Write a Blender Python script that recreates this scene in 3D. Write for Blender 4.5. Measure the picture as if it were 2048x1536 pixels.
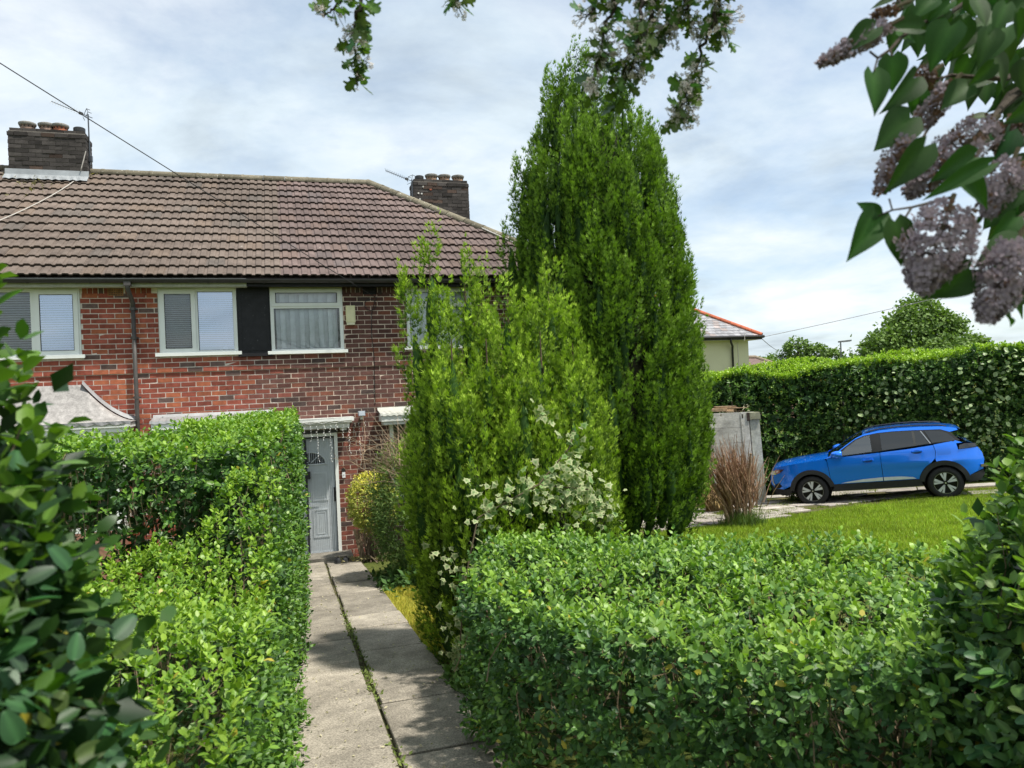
import bpy, bmesh, math, random
import numpy as np
from mathutils import Vector, Matrix, Quaternion
from math import sin, cos, tan, pi, radians, sqrt, atan2

SC = bpy.context.scene
COL = SC.collection
for o in list(bpy.data.objects):
    bpy.data.objects.remove(o)
RNG = np.random.default_rng(7)
random.seed(7)

# ------------------------------------------------------------------ camera
EYE = np.array([0.0, 0.0, 2.85])
YAW, PITCH, ROLL = radians(17.0), radians(0.3), radians(2.5)
FWD = np.array([sin(YAW)*cos(PITCH), cos(YAW)*cos(PITCH), sin(PITCH)])
_r = np.array([cos(YAW), -sin(YAW), 0.0]); _u = np.cross(_r, FWD)
RIGHT = _r*cos(ROLL) - _u*sin(ROLL)
UP = _u*cos(ROLL) + _r*sin(ROLL)
cam_d = bpy.data.cameras.new('camera')
cam = bpy.data.objects.new('camera', cam_d); COL.objects.link(cam)
cam.matrix_world = Matrix(((RIGHT[0], UP[0], -FWD[0], EYE[0]), (RIGHT[1], UP[1], -FWD[1], EYE[1]),
                           (RIGHT[2], UP[2], -FWD[2], EYE[2]), (0, 0, 0, 1)))
cam_d.sensor_width = 36; cam_d.lens = 1480/2048*36
cam_d.clip_start = 0.05; cam_d.clip_end = 2000
cam_d.dof.use_dof = True; cam_d.dof.focus_distance = 9.0; cam_d.dof.aperture_fstop = 5.5
SC.camera = cam

# ------------------------------------------------------------------ sky
SUN_EL, SUN_AZ = radians(64), radians(-40)          # azimuth from +x towards +y
w = bpy.data.worlds.new('World'); SC.world = w; w.use_nodes = True
nt = w.node_tree; nt.nodes.clear()
def N(t, **k):
    n = nt.nodes.new(t)
    for a, b in k.items(): setattr(n, a, b)
    return n
def wl(a, b): nt.links.new(a, b)
def wm(op, a, b=None):
    n = N('ShaderNodeMath', operation=op)
    for i, v in enumerate((a, b)):
        if v is None: continue
        if isinstance(v, (int, float)): n.inputs[i].default_value = v
        else: wl(v, n.inputs[i])
    return n.outputs[0]
sky = N('ShaderNodeTexSky', sky_type='NISHITA', sun_disc=False)
sky.sun_elevation = SUN_EL; sky.sun_rotation = pi/2 - SUN_AZ; sky.air_density = 1.0; sky.dust_density = 0.6; sky.ozone_density = 2.0
bg_sky = N('ShaderNodeBackground'); bg_sky.inputs[1].default_value = 0.10
wl(sky.outputs[0], bg_sky.inputs[0])
tc = N('ShaderNodeTexCoord'); sep = N('ShaderNodeSeparateXYZ'); wl(tc.outputs['Generated'], sep.inputs[0])
den = wm('ADD', wm('MAXIMUM', sep.outputs[2], 0.0), 0.16)
comb = N('ShaderNodeCombineXYZ')
wl(wm('DIVIDE', sep.outputs[0], den), comb.inputs[0]); wl(wm('DIVIDE', sep.outputs[1], den), comb.inputs[1])
def noise(scale, detail, rough, off, dist=0.0):
    mp = N('ShaderNodeMapping'); mp.inputs['Location'].default_value = off; wl(comb.outputs[0], mp.inputs[0])
    n = N('ShaderNodeTexNoise'); n.inputs['Scale'].default_value = scale; n.inputs['Detail'].default_value = detail
    n.inputs['Roughness'].default_value = rough; n.inputs['Distortion'].default_value = dist
    wl(mp.outputs[0], n.inputs['Vector']); return n.outputs['Fac']
def ramp(f, stops):
    r = N('ShaderNodeValToRGB'); el = r.color_ramp.elements
    while len(el) < len(stops): el.new(0.5)
    for e, (p, c) in zip(el, stops): e.position = p; e.color = (*c, 1) if len(c) == 3 else c
    wl(f, r.inputs[0]); return r.outputs[0]
cover = ramp(noise(1.0, 10, 0.60, (3.1, 7.4, 0.3), 0.3), [(0.33, (0.48, 0.48, 0.48)), (0.52, (1, 1, 1))])
shade = ramp(noise(1.05, 10, 0.6, (9.7, 2.2, 4.0), 0.35), [(0.33, (0.35, 0.405, 0.445)), (0.47, (0.47, 0.54, 0.585)), (0.63, (0.595, 0.63, 0.65))])
bg_cl = N('ShaderNodeBackground'); bg_cl.inputs[1].default_value = 1.0; wl(shade, bg_cl.inputs[0])
mx = N('ShaderNodeMixShader'); wl(wm('MULTIPLY', cover, 0.93), mx.inputs[0]); wl(bg_sky.outputs[0], mx.inputs[1]); wl(bg_cl.outputs[0], mx.inputs[2])
wo = N('ShaderNodeOutputWorld'); wl(mx.outputs[0], wo.inputs[0])

# ------------------------------------------------------------------ sun
sd = bpy.data.lights.new('sun', 'SUN'); sd.energy = 3.7; sd.angle = radians(2.5); sd.color = (1.0, 0.95, 0.86)
sun = bpy.data.objects.new('sun', sd); COL.objects.link(sun)
SDIR = Vector((cos(SUN_EL)*cos(SUN_AZ), cos(SUN_EL)*sin(SUN_AZ), sin(SUN_EL)))
sun.rotation_euler = SDIR.to_track_quat('Z', 'Y').to_euler()

# ------------------------------------------------------------------ exposure
SC.view_settings.view_transform = 'Standard'; SC.view_settings.look = 'None'
SC.view_settings.exposure = 0.8; SC.view_settings.gamma = 1.0; SC.view_settings.use_curve_mapping = False
cy = SC.cycles
cy.use_denoising = True
cy.max_bounces = 7; cy.diffuse_bounces = 4; cy.glossy_bounces = 3; cy.transmission_bounces = 4; cy.transparent_max_bounces = 8
cy.caustics_reflective = False; cy.caustics_refractive = False

# ================================================================== helpers
def unit(a): return a/np.maximum(np.linalg.norm(a, axis=-1, keepdims=True), 1e-9)
def tag(o, label=None, cat=None, group=None, kind=None):
    if label: o['label'] = label
    if cat: o['category'] = cat
    if group: o['group'] = group
    if kind: o['kind'] = kind
    return o
def thing(name, loc, label, cat, group=None):
    o = bpy.data.objects.new(name, None); COL.objects.link(o); o.location = loc; o.empty_display_size = 0.2
    return tag(o, label, cat, group)
def wloc(o):
    v = Vector((0, 0, 0))
    while o is not None: v += o.location; o = o.parent
    return v
class MB:
    """collects triangles / quads with a colour per vertex, in world coordinates"""
    def __init__(s): s.v = []; s.c = []; s.l = []; s.n = []; s.k = 0
    def add(s, V, F, col=(1, 1, 1)):
        V = np.asarray(V, float).reshape(-1, 3); col = np.asarray(col, float)
        if col.ndim == 1: col = np.broadcast_to(col, (len(V), 3))
        s.v.append(V); s.c.append(col)
        if isinstance(F, np.ndarray):
            s.l.append((F + s.k).ravel().astype(np.int64)); s.n.append(np.full(len(F), F.shape[1]))
        else:
            for f in F: s.l.append(np.array(f, np.int64) + s.k)
            s.n.append(np.array([len(f) for f in F]))
        s.k += len(V); return s
    def mesh(s, name, smooth=False, origin=None):
        V = np.concatenate(s.v); C = np.concatenate(s.c); L = np.concatenate(s.l); Nn = np.concatenate(s.n)
        if origin is not None: V = V - np.asarray(origin)
        me = bpy.data.meshes.new(name)
        me.vertices.add(len(V)); me.vertices.foreach_set('co', V.ravel())
        me.loops.add(len(L)); me.loops.foreach_set('vertex_index', L.astype(np.int32))
        me.polygons.add(len(Nn)); st = np.concatenate(([0], np.cumsum(Nn)[:-1]))
        me.polygons.foreach_set('loop_start', st.astype(np.int32))
        me.polygons.foreach_set('use_smooth', np.full(len(Nn), bool(smooth)))
        a = me.color_attributes.new('Col', 'FLOAT_COLOR', 'POINT')
        a.data.foreach_set('color', np.concatenate([C, np.ones((len(C), 1))], 1).ravel().astype(np.float32))
        me.update(calc_edges=True)
        return me
    def build(s, name, mat, parent=None, smooth=False, kind=None, label=None):
        org = np.array(wloc(parent)) if parent else None
        if parent is None and s.v:
            V = np.concatenate(s.v); org = np.array([V[:, 0].mean(), V[:, 1].mean(), V[:, 2].min()])
        o = bpy.data.objects.new(name, s.mesh(name, smooth, org)); COL.objects.link(o)
        o.data.materials.append(mat)
        if parent: o.parent = parent
        else: o.location = org
        if kind: o['kind'] = kind
        if label: o['label'] = label
        return o
BOXF = np.array([[0, 3, 2, 1], [4, 5, 6, 7], [0, 1, 5, 4], [1, 2, 6, 5], [2, 3, 7, 6], [3, 0, 4, 7]])
def box(m, x0, x1, y0, y1, z0, z1, col=(1, 1, 1), jit=0.0):
    V = np.array([[x0, y0, z0], [x1, y0, z0], [x1, y1, z0], [x0, y1, z0], [x0, y0, z1], [x1, y0, z1], [x1, y1, z1], [x0, y1, z1]], float)
    if jit: V = V + RNG.normal(0, jit, V.shape)
    m.add(V, BOXF, col); return m
def obox(m, c, ex, ey, ez, col=(1, 1, 1), jit=0.0):
    """oriented box from centre and three half-axis vectors"""
    c, ex, ey, ez = [np.asarray(a, float) for a in (c, ex, ey, ez)]
    S = [(-1, -1, -1), (1, -1, -1), (1, 1, -1), (-1, 1, -1), (-1, -1, 1), (1, -1, 1), (1, 1, 1), (-1, 1, 1)]
    V = np.array([c + a*ex + b*ey + d*ez for a, b, d in S])
    if jit: V = V + RNG.normal(0, jit, V.shape)
    m.add(V, BOXF, col); return m
def tube(m, P, R, n=8, col=(1, 1, 1), cap=True):
    P = np.asarray(P, float); k = len(P); R = np.broadcast_to(np.asarray(R, float), (k,))
    T = unit(np.gradient(P, axis=0)); ref = np.array([0, 0, 1.0]) if abs(T[0][2]) < 0.9 else np.array([1.0, 0, 0])
    V = []
    a = unit(np.cross(T[0], ref))
    for i in range(k):
        a = unit(a - T[i]*np.dot(a, T[i])); b = np.cross(T[i], a)
        th = np.arange(n)*2*pi/n
        V.append(P[i] + R[i]*(np.cos(th)[:, None]*a + np.sin(th)[:, None]*b))
    F = []
    for i in range(k-1):
        for j in range(n):
            j2 = (j+1) % n; F.append((i*n+j, i*n+j2, (i+1)*n+j2, (i+1)*n+j))
    if cap: F.append(tuple(range(n-1, -1, -1))); F.append(tuple((k-1)*n+j for j in range(n)))
    m.add(np.concatenate(V), F, col); return m
def lathe(m, c, prof, n=20, col=(1, 1, 1), axis='z', cols=None):
    """prof: (r, h) pairs"""
    c = np.asarray(c, float); th = np.arange(n)*2*pi/n; V = []; C = []
    for i, (r, h) in enumerate(prof):
        ring = np.stack([r*np.cos(th), r*np.sin(th), np.full(n, h)], 1)
        if axis == 'y': ring = ring[:, [0, 2, 1]]
        V.append(ring + c); C.append(np.broadcast_to(cols[i] if cols else col, (n, 3)))
    F = [(i*n+j, i*n+(j+1) % n, (i+1)*n+(j+1) % n, (i+1)*n+j) for i in range(len(prof)-1) for j in range(n)]
    m.add(np.concatenate(V), F, np.concatenate(C)); return m
def scatter(m, TV, TF, pos, X, Y, Z, size, col, tipc=None):
    """place template (n,3)/(m,3) at N frames"""
    size = np.asarray(size, float)
    if size.ndim == 1: size = size[:, None]*np.ones(3)
    n = len(TV); N_ = len(pos)
    V = (pos[:, None, :] + TV[None, :, 0, None]*(X*size[:, 0:1])[:, None, :] + TV[None, :, 1, None]*(Y*size[:, 1:2])[:, None, :]
         + TV[None, :, 2, None]*(Z*size[:, 2:3])[:, None, :]).reshape(-1, 3)
    F = (TF[None] + (np.arange(N_)*n)[:, None, None]).reshape(-1, TF.shape[1])
    C = np.repeat(col, n, axis=0)
    if tipc is not None: C = C*np.tile(tipc, (N_, 1))
    m.add(V, F, C); return m
def frames(d, nrm):
    X = unit(d); Y = unit(np.cross(nrm, X)); Z = np.cross(X, Y); return X, Y, Z
def wob(P, f=1.0, seed=0):
    """cheap smooth pseudo-noise, about -1..1"""
    P = np.asarray(P, float); r = np.random.default_rng(seed); s = np.zeros(len(P))
    for i in range(5):
        k = r.normal(0, 1, 3); k = k/np.linalg.norm(k)*f*(0.6+0.5*i); s += np.sin(P@k*2*pi + r.uniform(0, 6.28))/(1+0.35*i)
    return s/2.6
def project(P):
    v = np.asarray(P, float) - EYE; z = v@FWD
    return 1024+1480*(v@RIGHT)/z, 768-1480*(v@UP)/z, z
def G(x, y):
    x = np.asarray(x, float); y = np.asarray(y, float)
    z = 1.2 - 0.0896*np.clip(y, 0, 18) + 0.035*np.clip(x-11.8, 0, 6)*np.clip((y-9)/3, 0, 1)
    return z

# ------------------------------------------------------------------ materials
def mat(name, rough=0.6, spec=0.4, metal=0.0, base=None, noise=None, bump=None, transl=None, coat=0.0, speck=None, sheen=0):
    """colour = base (or 1) * vertex colour * noise variation"""
    m = bpy.data.materials.new(name); m.use_nodes = True; t = m.node_tree; t.nodes.clear()
    out = t.nodes.new('ShaderNodeOutputMaterial'); p = t.nodes.new('ShaderNodeBsdfPrincipled')
    p.inputs['Roughness'].default_value = rough; p.inputs['Specular IOR Level'].default_value = spec
    p.inputs['Metallic'].default_value = metal; p.inputs['Coat Weight'].default_value = coat; p.inputs['Coat Roughness'].default_value = 0.04
    at = t.nodes.new('ShaderNodeAttribute'); at.attribute_name = 'Col'
    cur = at.outputs['Color']
    geo = t.nodes.new('ShaderNodeTexCoord')
    def nz(scale, detail=4, rough_=0.6):
        n = t.nodes.new('ShaderNodeTexNoise'); n.inputs['Scale'].default_value = scale; n.inputs['Detail'].default_value = detail
        n.inputs['Roughness'].default_value = rough_; t.links.new(geo.outputs['Object'], n.inputs['Vector']); return n.outputs['Fac']
    def mul(a, b):
        x = t.nodes.new('ShaderNodeMix'); x.data_type = 'RGBA'; x.blend_type = 'MULTIPLY'; x.inputs[0].default_value = 1
        t.links.new(a, x.inputs[6])
        if isinstance(b, tuple): x.inputs[7].default_value = (*b, 1)
        else: t.links.new(b, x.inputs[7])
        return x.outputs[2]
    if base: cur = mul(cur, tuple(base))
    for ns in (noise or []):
        scale, lo, hi = ns[:3]
        r = t.nodes.new('ShaderNodeValToRGB'); r.color_ramp.elements[0].position = 0.3; r.color_ramp.elements[1].position = 0.7
        lo = lo if isinstance(lo, tuple) else (lo,)*3; hi = hi if isinstance(hi, tuple) else (hi,)*3
        r.color_ramp.elements[0].color = (*lo, 1); r.color_ramp.elements[1].color = (*hi, 1)
        t.links.new(nz(scale, 5), r.inputs[0]); cur = mul(cur, r.outputs[0])
    for sp in (speck or []):
        scale, thr, colr = sp
        r = t.nodes.new('ShaderNodeValToRGB'); r.color_ramp.elements[0].position = thr; r.color_ramp.elements[1].position = thr+0.05
        r.color_ramp.elements[0].color = (0, 0, 0, 1); r.color_ramp.elements[1].color = (1, 1, 1, 1)
        t.links.new(nz(scale, 3), r.inputs[0])
        x = t.nodes.new('ShaderNodeMix'); x.data_type = 'RGBA'; t.links.new(r.outputs[0], x.inputs[0]); t.links.new(cur, x.inputs[6])
        x.inputs[7].default_value = (*colr, 1); cur = x.outputs[2]
    t.links.new(cur, p.inputs['Base Color'])
    if bump:
        b = t.nodes.new('ShaderNodeBump'); b.inputs['Strength'].default_value = bump[1]; b.inputs['Distance'].default_value = bump[2] if len(bump) > 2 else 0.01
        t.links.new(nz(bump[0], 6), b.inputs['Height']); t.links.new(b.outputs[0], p.inputs['Normal'])
    sh = p.outputs[0]
    if transl:
        tr = t.nodes.new('ShaderNodeBsdfTranslucent'); t.links.new(mul(cur, transl[1]), tr.inputs['Color'])
        ms = t.nodes.new('ShaderNodeMixShader'); ms.inputs[0].default_value = transl[0]
        t.links.new(sh, ms.inputs[1]); t.links.new(tr.outputs[0], ms.inputs[2]); sh = ms.outputs[0]
    t.links.new(sh, out.inputs[0]); return m
def glass(name, tint=(0.9, 0.95, 0.95), refl=0.25, gtint=(1, 1, 1)):
    m = bpy.data.materials.new(name); m.use_nodes = True; t = m.node_tree; t.nodes.clear()
    out = t.nodes.new('ShaderNodeOutputMaterial'); g = t.nodes.new('ShaderNodeBsdfGlossy'); g.inputs['Roughness'].default_value = 0.02; g.inputs['Color'].default_value = (*gtint, 1)
    tr = t.nodes.new('ShaderNodeBsdfTransparent'); tr.inputs[0].default_value = (*tint, 1)
    lw = t.nodes.new('ShaderNodeFresnel'); lw.inputs[0].default_value = 1.5
    ad = t.nodes.new('ShaderNodeMath'); ad.operation = 'ADD'; ad.inputs[1].default_value = refl; ad.use_clamp = True
    t.links.new(lw.outputs[0], ad.inputs[0])
    ms = t.nodes.new('ShaderNodeMixShader'); t.links.new(ad.outputs[0], ms.inputs[0]); t.links.new(tr.outputs[0], ms.inputs[1]); t.links.new(g.outputs[0], ms.inputs[2])
    t.links.new(ms.outputs[0], out.inputs[0]); return m
LEAFT = (0.3, (0.95, 1.1, 0.35))
MT = dict(
    brick=mat('brick', 0.85, 0.2, noise=[(14, 0.75, 1.2), (3, 0.85, 1.1)], bump=(60, 0.5, 0.004)),
    mortar=mat('mortar', 0.95, 0.1, noise=[(9, 0.7, 1.15)], bump=(80, 0.5, 0.004)),
    tile=mat('roof_tile', 0.85, 0.2, noise=[(5, 0.72, 1.2), (60, 0.8, 1.15)], bump=(90, 0.4, 0.003), speck=[(7.5, 0.72, (0.42, 0.40, 0.34))]),
    ridge=mat('ridge_tile', 0.9, 0.15, noise=[(6, (0.7, 0.7, 0.6), (1.2, 1.2, 1.1)), (40, 0.7, 1.25)], bump=(50, 0.6, 0.006), speck=[(16, 0.66, (0.5, 0.49, 0.43))]),
    upvc=mat('white_upvc', 0.35, 0.5, base=(0.80, 0.82, 0.79), noise=[(2.5, 0.93, 1.03)]),
    boards=mat('weathered_boards', 0.8, 0.2, base=(0.70, 0.68, 0.62), noise=[(2.2, 0.62, 1.08), (7, 0.72, 1.1), (30, 0.8, 1.1)], bump=(25, 0.6, 0.006), speck=[(9, 0.66, (0.26, 0.23, 0.18))]),
    oldwhite=mat('weathered_white_paint', 0.7, 0.3, base=(0.72, 0.73, 0.70), noise=[(5, 0.8, 1.06), (22, 0.86, 1.06)], bump=(40, 0.5, 0.004), speck=[(14, 0.71, (0.22, 0.2, 0.17))]),
    blackpaint=mat('black_paint', 0.55, 0.3, base=(0.012, 0.012, 0.014), noise=[(8, 0.7, 1.6)], speck=[(22, 0.68, (0.09, 0.09, 0.09))]),
    plastic=mat('dark_plastic', 0.45, 0.4, noise=[(6, 0.8, 1.2)]),
    lead=mat('lead_sheet', 0.5, 0.4, metal=0.25, noise=[(5, 0.75, 1.15)], bump=(18, 0.3, 0.006)),
    glass=glass('window_glass', (0.90, 0.95, 0.96), 0.06),
    blue_glass=glass('blue_reflection_glass', (0.70, 0.78, 0.97), 0.40, (.80, .88, 1.0)),  # blue put into tint and gloss, imitating a blue sky reflection
    plain=mat('painted', 0.5, 0.4, noise=[(10, 0.92, 1.06)]),
    rough=mat('rough_matter', 0.9, 0.15, noise=[(12, 0.7, 1.25), (50, 0.8, 1.15)], bump=(45, 0.6, 0.006)),
    slab=mat('concrete_slab', 0.9, 0.2, noise=[(1.6, 0.68, 1.15), (7, 0.75, 1.15), (95, 0.45, 1.5)], bump=(140, 0.55, 0.004), speck=[(28, 0.71, (0.46, 0.43, 0.36)), (6, 0.70, (0.10, 0.10, 0.075))]),
    bark=mat('bark', 0.9, 0.15, noise=[(18, 0.6, 1.3), (5, 0.8, 1.15)], bump=(30, 0.8, 0.01)),
    leaf=mat('privet_leaf', 0.44, 0.4, transl=LEAFT),
    leafm=mat('matt_leaf', 0.6, 0.3, transl=LEAFT),
    conifer=mat('conifer_spray', 0.65, 0.22, transl=(0.22, (1.0, 1.15, 0.3))),
    lilacleaf=mat('lilac_leaf', 0.5, 0.22, transl=(0.3, (0.9, 1.25, 0.3)), noise=[(30, 0.85, 1.1)], bump=(60, 0.15, 0.002)),
    petal=mat('petal', 0.7, 0.2, transl=(0.3, (1, 1, 1))),
    grass=mat('grass_blade', 0.6, 0.25, transl=(0.35, (1.0, 1.05, 0.3))),
    soil=mat('garden_ground', 0.95, 0.1, noise=[(0.5, (0.75, 0.85, 0.6), (1.2, 1.1, 1.0)), (6, 0.7, 1.25), (40, 0.65, 1.3)], bump=(30, 0.8, 0.03)),
    render=mat('cream_render', 0.9, 0.15, base=(0.62, 0.60, 0.40), noise=[(0.8, 0.93, 1.05), (40, 0.93, 1.05)], bump=(60, 0.3, 0.004)),
    rubber=mat('rubber', 0.75, 0.25, noise=[(20, 0.85, 1.1)]),
    alloy=mat('alloy', 0.3, 0.5, metal=0.8),
    carpaint=mat('blue_car_paint', 0.22, 0.5, metal=0.4, base=(0.002, 0.20, 0.98), coat=1.0),
    carglass=glass('car_glass', (0.62, 0.70, 0.70), 0.12),
    darkglass=glass('dark_car_glass', (0.06, 0.065, 0.07), 0.05),
    chrome=mat('chrome', 0.18, 0.5, metal=1.0),
)
# ================================================================== ground, path, paving
def ground():
    xs = np.unique(np.concatenate([np.linspace(-300, -20, 12), np.linspace(-20, 24, 89), np.linspace(24, 400, 14)]))
    ys = np.unique(np.concatenate([np.linspace(-200, -6, 10), np.linspace(-6, 24, 61), np.linspace(24, 500, 18)]))
    X, Y = np.meshgrid(xs, ys, indexing='ij'); Z = G(X, Y) - 0.02
    V = np.stack([X, Y, Z], -1).reshape(-1, 3); ny = len(ys)
    i, j = np.meshgrid(np.arange(len(xs)-1), np.arange(ny-1), indexing='ij'); a = (i*ny+j).ravel()
    F = np.stack([a, a+ny, a+ny+1, a+1], 1)
    m = MB(); m.add(V, F, (0.085, 0.105, 0.03)); o = m.build('ground', MT['soil'], smooth=True); o['kind'] = 'structure'
ground()

def slab(m, x0, x1, y0, y1, t=0.05, lift=0.02, col=(1, 1, 1), tilt=0.004, rot=0.0):
    """a worn slab lying on the slope: bevelled top edge"""
    cx, cy = (x0+x1)/2, (y0+y1)/2; a = RNG.normal(0, tilt, 2); V = []
    for inset, dz in ((0.0, -t), (0.0, -0.008), (0.010, 0.0)):
        for sx, sy in ((-1, -1), (1, -1), (1, 1), (-1, 1)):
            px = sx*((x1-x0)/2-inset); py = sy*((y1-y0)/2-inset)
            qx = cx+px*cos(rot)-py*sin(rot); qy = cy+px*sin(rot)+py*cos(rot)
            V.append((qx + (RNG.normal(0, 0.004) if dz < 0 else 0), qy, float(G(qx, qy))+lift+dz+a[0]*px+a[1]*py))
    F = [(8, 9, 10, 11)]
    for k in (0, 4):
        for j in range(4): F.append((k+j, k+(j+1) % 4, k+4+(j+1) % 4, k+4+j))
    m.add(V, F, col)
path = MB()
xs = np.array([-0.14, 1.10]); ys = np.linspace(-3, 12.86, 24); V = [(x, y, float(G(x, y))-0.012) for y in ys for x in xs]
path.add(V, [(2*i, 2*i+1, 2*i+3, 2*i+2) for i in range(len(ys)-1)], (0.10, 0.095, 0.06))
PATH = path.build('garden_path', MT['soil']); PATH['kind'] = 'structure'; tag(PATH, 'concrete slab path running between the hedges to the grey door')
y = 1.2; k = 0
lengths = [0.9, 0.62, 0.6, 0.9, 0.75, 0.6, 0.9, 0.62, 0.88, 0.6, 0.9, 0.6, 0.9, 0.62, 0.9, 0.6, 0.9, 0.6, 0.9]
jL = [1.1, 2.0, 2.9, 3.55, 4.30, 5.35, 6.22, 7.05, 7.72, 8.62, 9.5, 10.35, 11.0, 11.62, 12.2, 12.84]
jR = [1.0, 1.85, 2.7, 3.38, 4.12, 5.05, 5.72, 6.5, 7.42, 8.05, 8.66, 9.52, 10.4, 11.05, 11.7, 12.25, 12.84]
for jj, xa, xb in ((jL, -0.11, 0.492), (jR, 0.526, 1.075)):
    for a, b in zip(jj[:-1], jj[1:]):
        m = MB(); c = np.array([0.325, 0.292, 0.240])*RNG.uniform(0.76, 1.16)
        slab(m, xa+RNG.normal(0, .006), xb+RNG.normal(0, .006), a+0.009, b-0.011, lift=0.022+RNG.uniform(-.004, .006), col=c)
        m.build('paving_slab', MT['slab'], PATH)

DRIVE = MB()
dpoly = [(5.9, 11.9), (9.8, 12.75), (12.0, 12.75), (16.5, 9.6), (17.8, 10.9), (13.5, 16.4), (6.6, 14.9)]
V = [(x, y, float(G(x, y))-0.010) for x, y in dpoly]; DRIVE.add(V, [tuple(range(len(V)))], (0.10, 0.095, 0.05))
bmD = DRIVE.build('driveway', MT['soil']); bmD['kind'] = 'structure'; tag(bmD, 'weedy slab-paved parking area beside the lawn')
# refine the sheet so that it follows the ground
bm = bmesh.new(); bm.from_mesh(bmD.data)
for yy in np.arange(9.7, 16.5, 0.5):
    bmesh.ops.bisect_plane(bm, geom=bm.verts[:]+bm.edges[:]+bm.faces[:], plane_co=(0, yy-bmD.location.y, 0), plane_no=(0, 1, 0))
for xx in np.arange(11.8, 17.8, 0.6):
    bmesh.ops.bisect_plane(bm, geom=bm.verts[:]+bm.edges[:]+bm.faces[:], plane_co=(xx-bmD.location.x, 0, 0), plane_no=(1, 0, 0))
for v in bm.verts:
    v.co.z = float(G(v.co.x+bmD.location.x, v.co.y+bmD.location.y)) - 0.010 - bmD.location.z
bm.to_mesh(bmD.data); bm.free()
rows = [(12.22, 6.3, 9.2), (12.72, 6.2, 10.3), (13.2, 6.4, 14.0), (13.72, 6.5, 13.7), (14.25, 6.6, 13.4), (14.8, 7.0, 13.0)]
for y0, xa, xb in rows:
    x = xa + RNG.uniform(0, .3)
    while x < xb:
        L = RNG.choice([0.6, 0.6, 0.9, 0.45])
        yl = y0 + (0.07*(x-6) if y0 < 13 else 0.035*(x-6))*0.6
        if RNG.random() < 0.86:
            m = MB(); c = np.array([0.40, 0.36, 0.32])*RNG.uniform(0.8, 1.12)
            slab(m, x, x+L-0.05-RNG.uniform(0, .05), yl, yl+0.42, lift=0.012+RNG.uniform(0, .012), col=c, tilt=0.012)
            m.build('paving_slab', MT['slab'], bmD)
        x += L
# concrete strip the car stands on
for s0, w0 in ((-0.35, 0.6), (1.15, 0.6)):
    d = np.array([0.72, -0.695]); nn = np.array([0.695, 0.72]); p0 = np.array([11.8, 14.55])
    for t in np.arange(-1.5, 5.2, 0.9):
        c0 = p0 + d*(t+.45) + nn*(s0+w0/2)
        m = MB(); slab(m, c0[0]-0.44, c0[0]+0.44, c0[1]-w0/2, c0[1]+w0/2, lift=0.012, col=np.array([.40, .37, .33])*RNG.uniform(.85, 1.1), rot=atan2(d[1], d[0]))
        m.build('paving_slab', MT['slab'], bmD)

# ================================================================== the brick house
HW = 13.37                                   # front wall plane (lower part)
HOUSE = thing('brick_house', (0.5, HW, 0), 'red brick house with brown tiled hipped roof and grey front door', 'house')
CH, BL = 0.0825, 0.235; ZB = 3.355-41*CH; BELT = 3.355
WIN = [(-4.36, -3.10, 3.655, 4.75), (-1.96, -0.74, 3.645, 4.75), (-0.74, -0.205, 3.60, 4.77), (-0.205, 1.02, 3.63, 4.75), (2.14, 3.36, 3.65, 4.75)]
LOW = [(-0.14, 0.83, 0.0, 2.26), (-1.95, -0.75, 0.95, 2.40), (-4.2, -2.5, 0.9, 2.45), (1.75, 2.95, 0.95, 2.35)]
OPEN = WIN + LOW
WX0, WX1, WZ1 = -6.6, 5.52, 4.86
WALL = MB()
def core(z0, z1, yf, ops):
    xs = sorted({WX0, WX1, *[v for o in ops for v in (o[0], o[1])]}); zs = sorted({z0, z1, *[min(max(v, z0), z1) for o in ops for v in (o[2], o[3])]})
    for a, b in zip(xs[:-1], xs[1:]):
        for c, d in zip(zs[:-1], zs[1:]):
            if any(o[0] <= (a+b)/2 <= o[1] and o[2] <= (c+d)/2 <= o[3] for o in ops): continue
            box(WALL, a, b, yf, 13.62, c, d, (0.72, 0.60, 0.50) if a > -0.5 else (0.70, 0.63, 0.56))
core(-0.3, BELT, HW+0.004, LOW); core(BELT, WZ1, HW-0.016, WIN)
WALLO = WALL.build('wall', MT['mortar'], HOUSE)
blist = []
def brick_col(x, z):
    n = RNG.random()
    t = 1/(1+math.exp(-(x+0.45+0.25*RNG.normal())/0.16)) if z < 3.65 else (1.0 if x > 0.3 else 0.0)
    clean = np.array([0.30, 0.082, 0.055])*RNG.uniform(0.75, 1.22)
    if n < 0.07: clean = np.array([0.13, 0.085, 0.075])*RNG.uniform(.7, 1.3)
    elif n < 0.25: clean = np.array([0.40, 0.125, 0.065])
    soot = np.array([0.128, 0.062, 0.052])*RNG.uniform(0.72, 1.25)
    if n < 0.10: soot = np.array([0.20, 0.075, 0.050])
    if n > 0.95: soot = np.array([0.08, 0.055, 0.05])
    if z < 2.3 and 0.8 < x < 1.3 and n < .6: soot = np.array([0.21, 0.07, 0.05])*RNG.uniform(.7, 1.2)
    return clean*(1-t)+soot*t
nc = int((WZ1-ZB)/CH)
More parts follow.
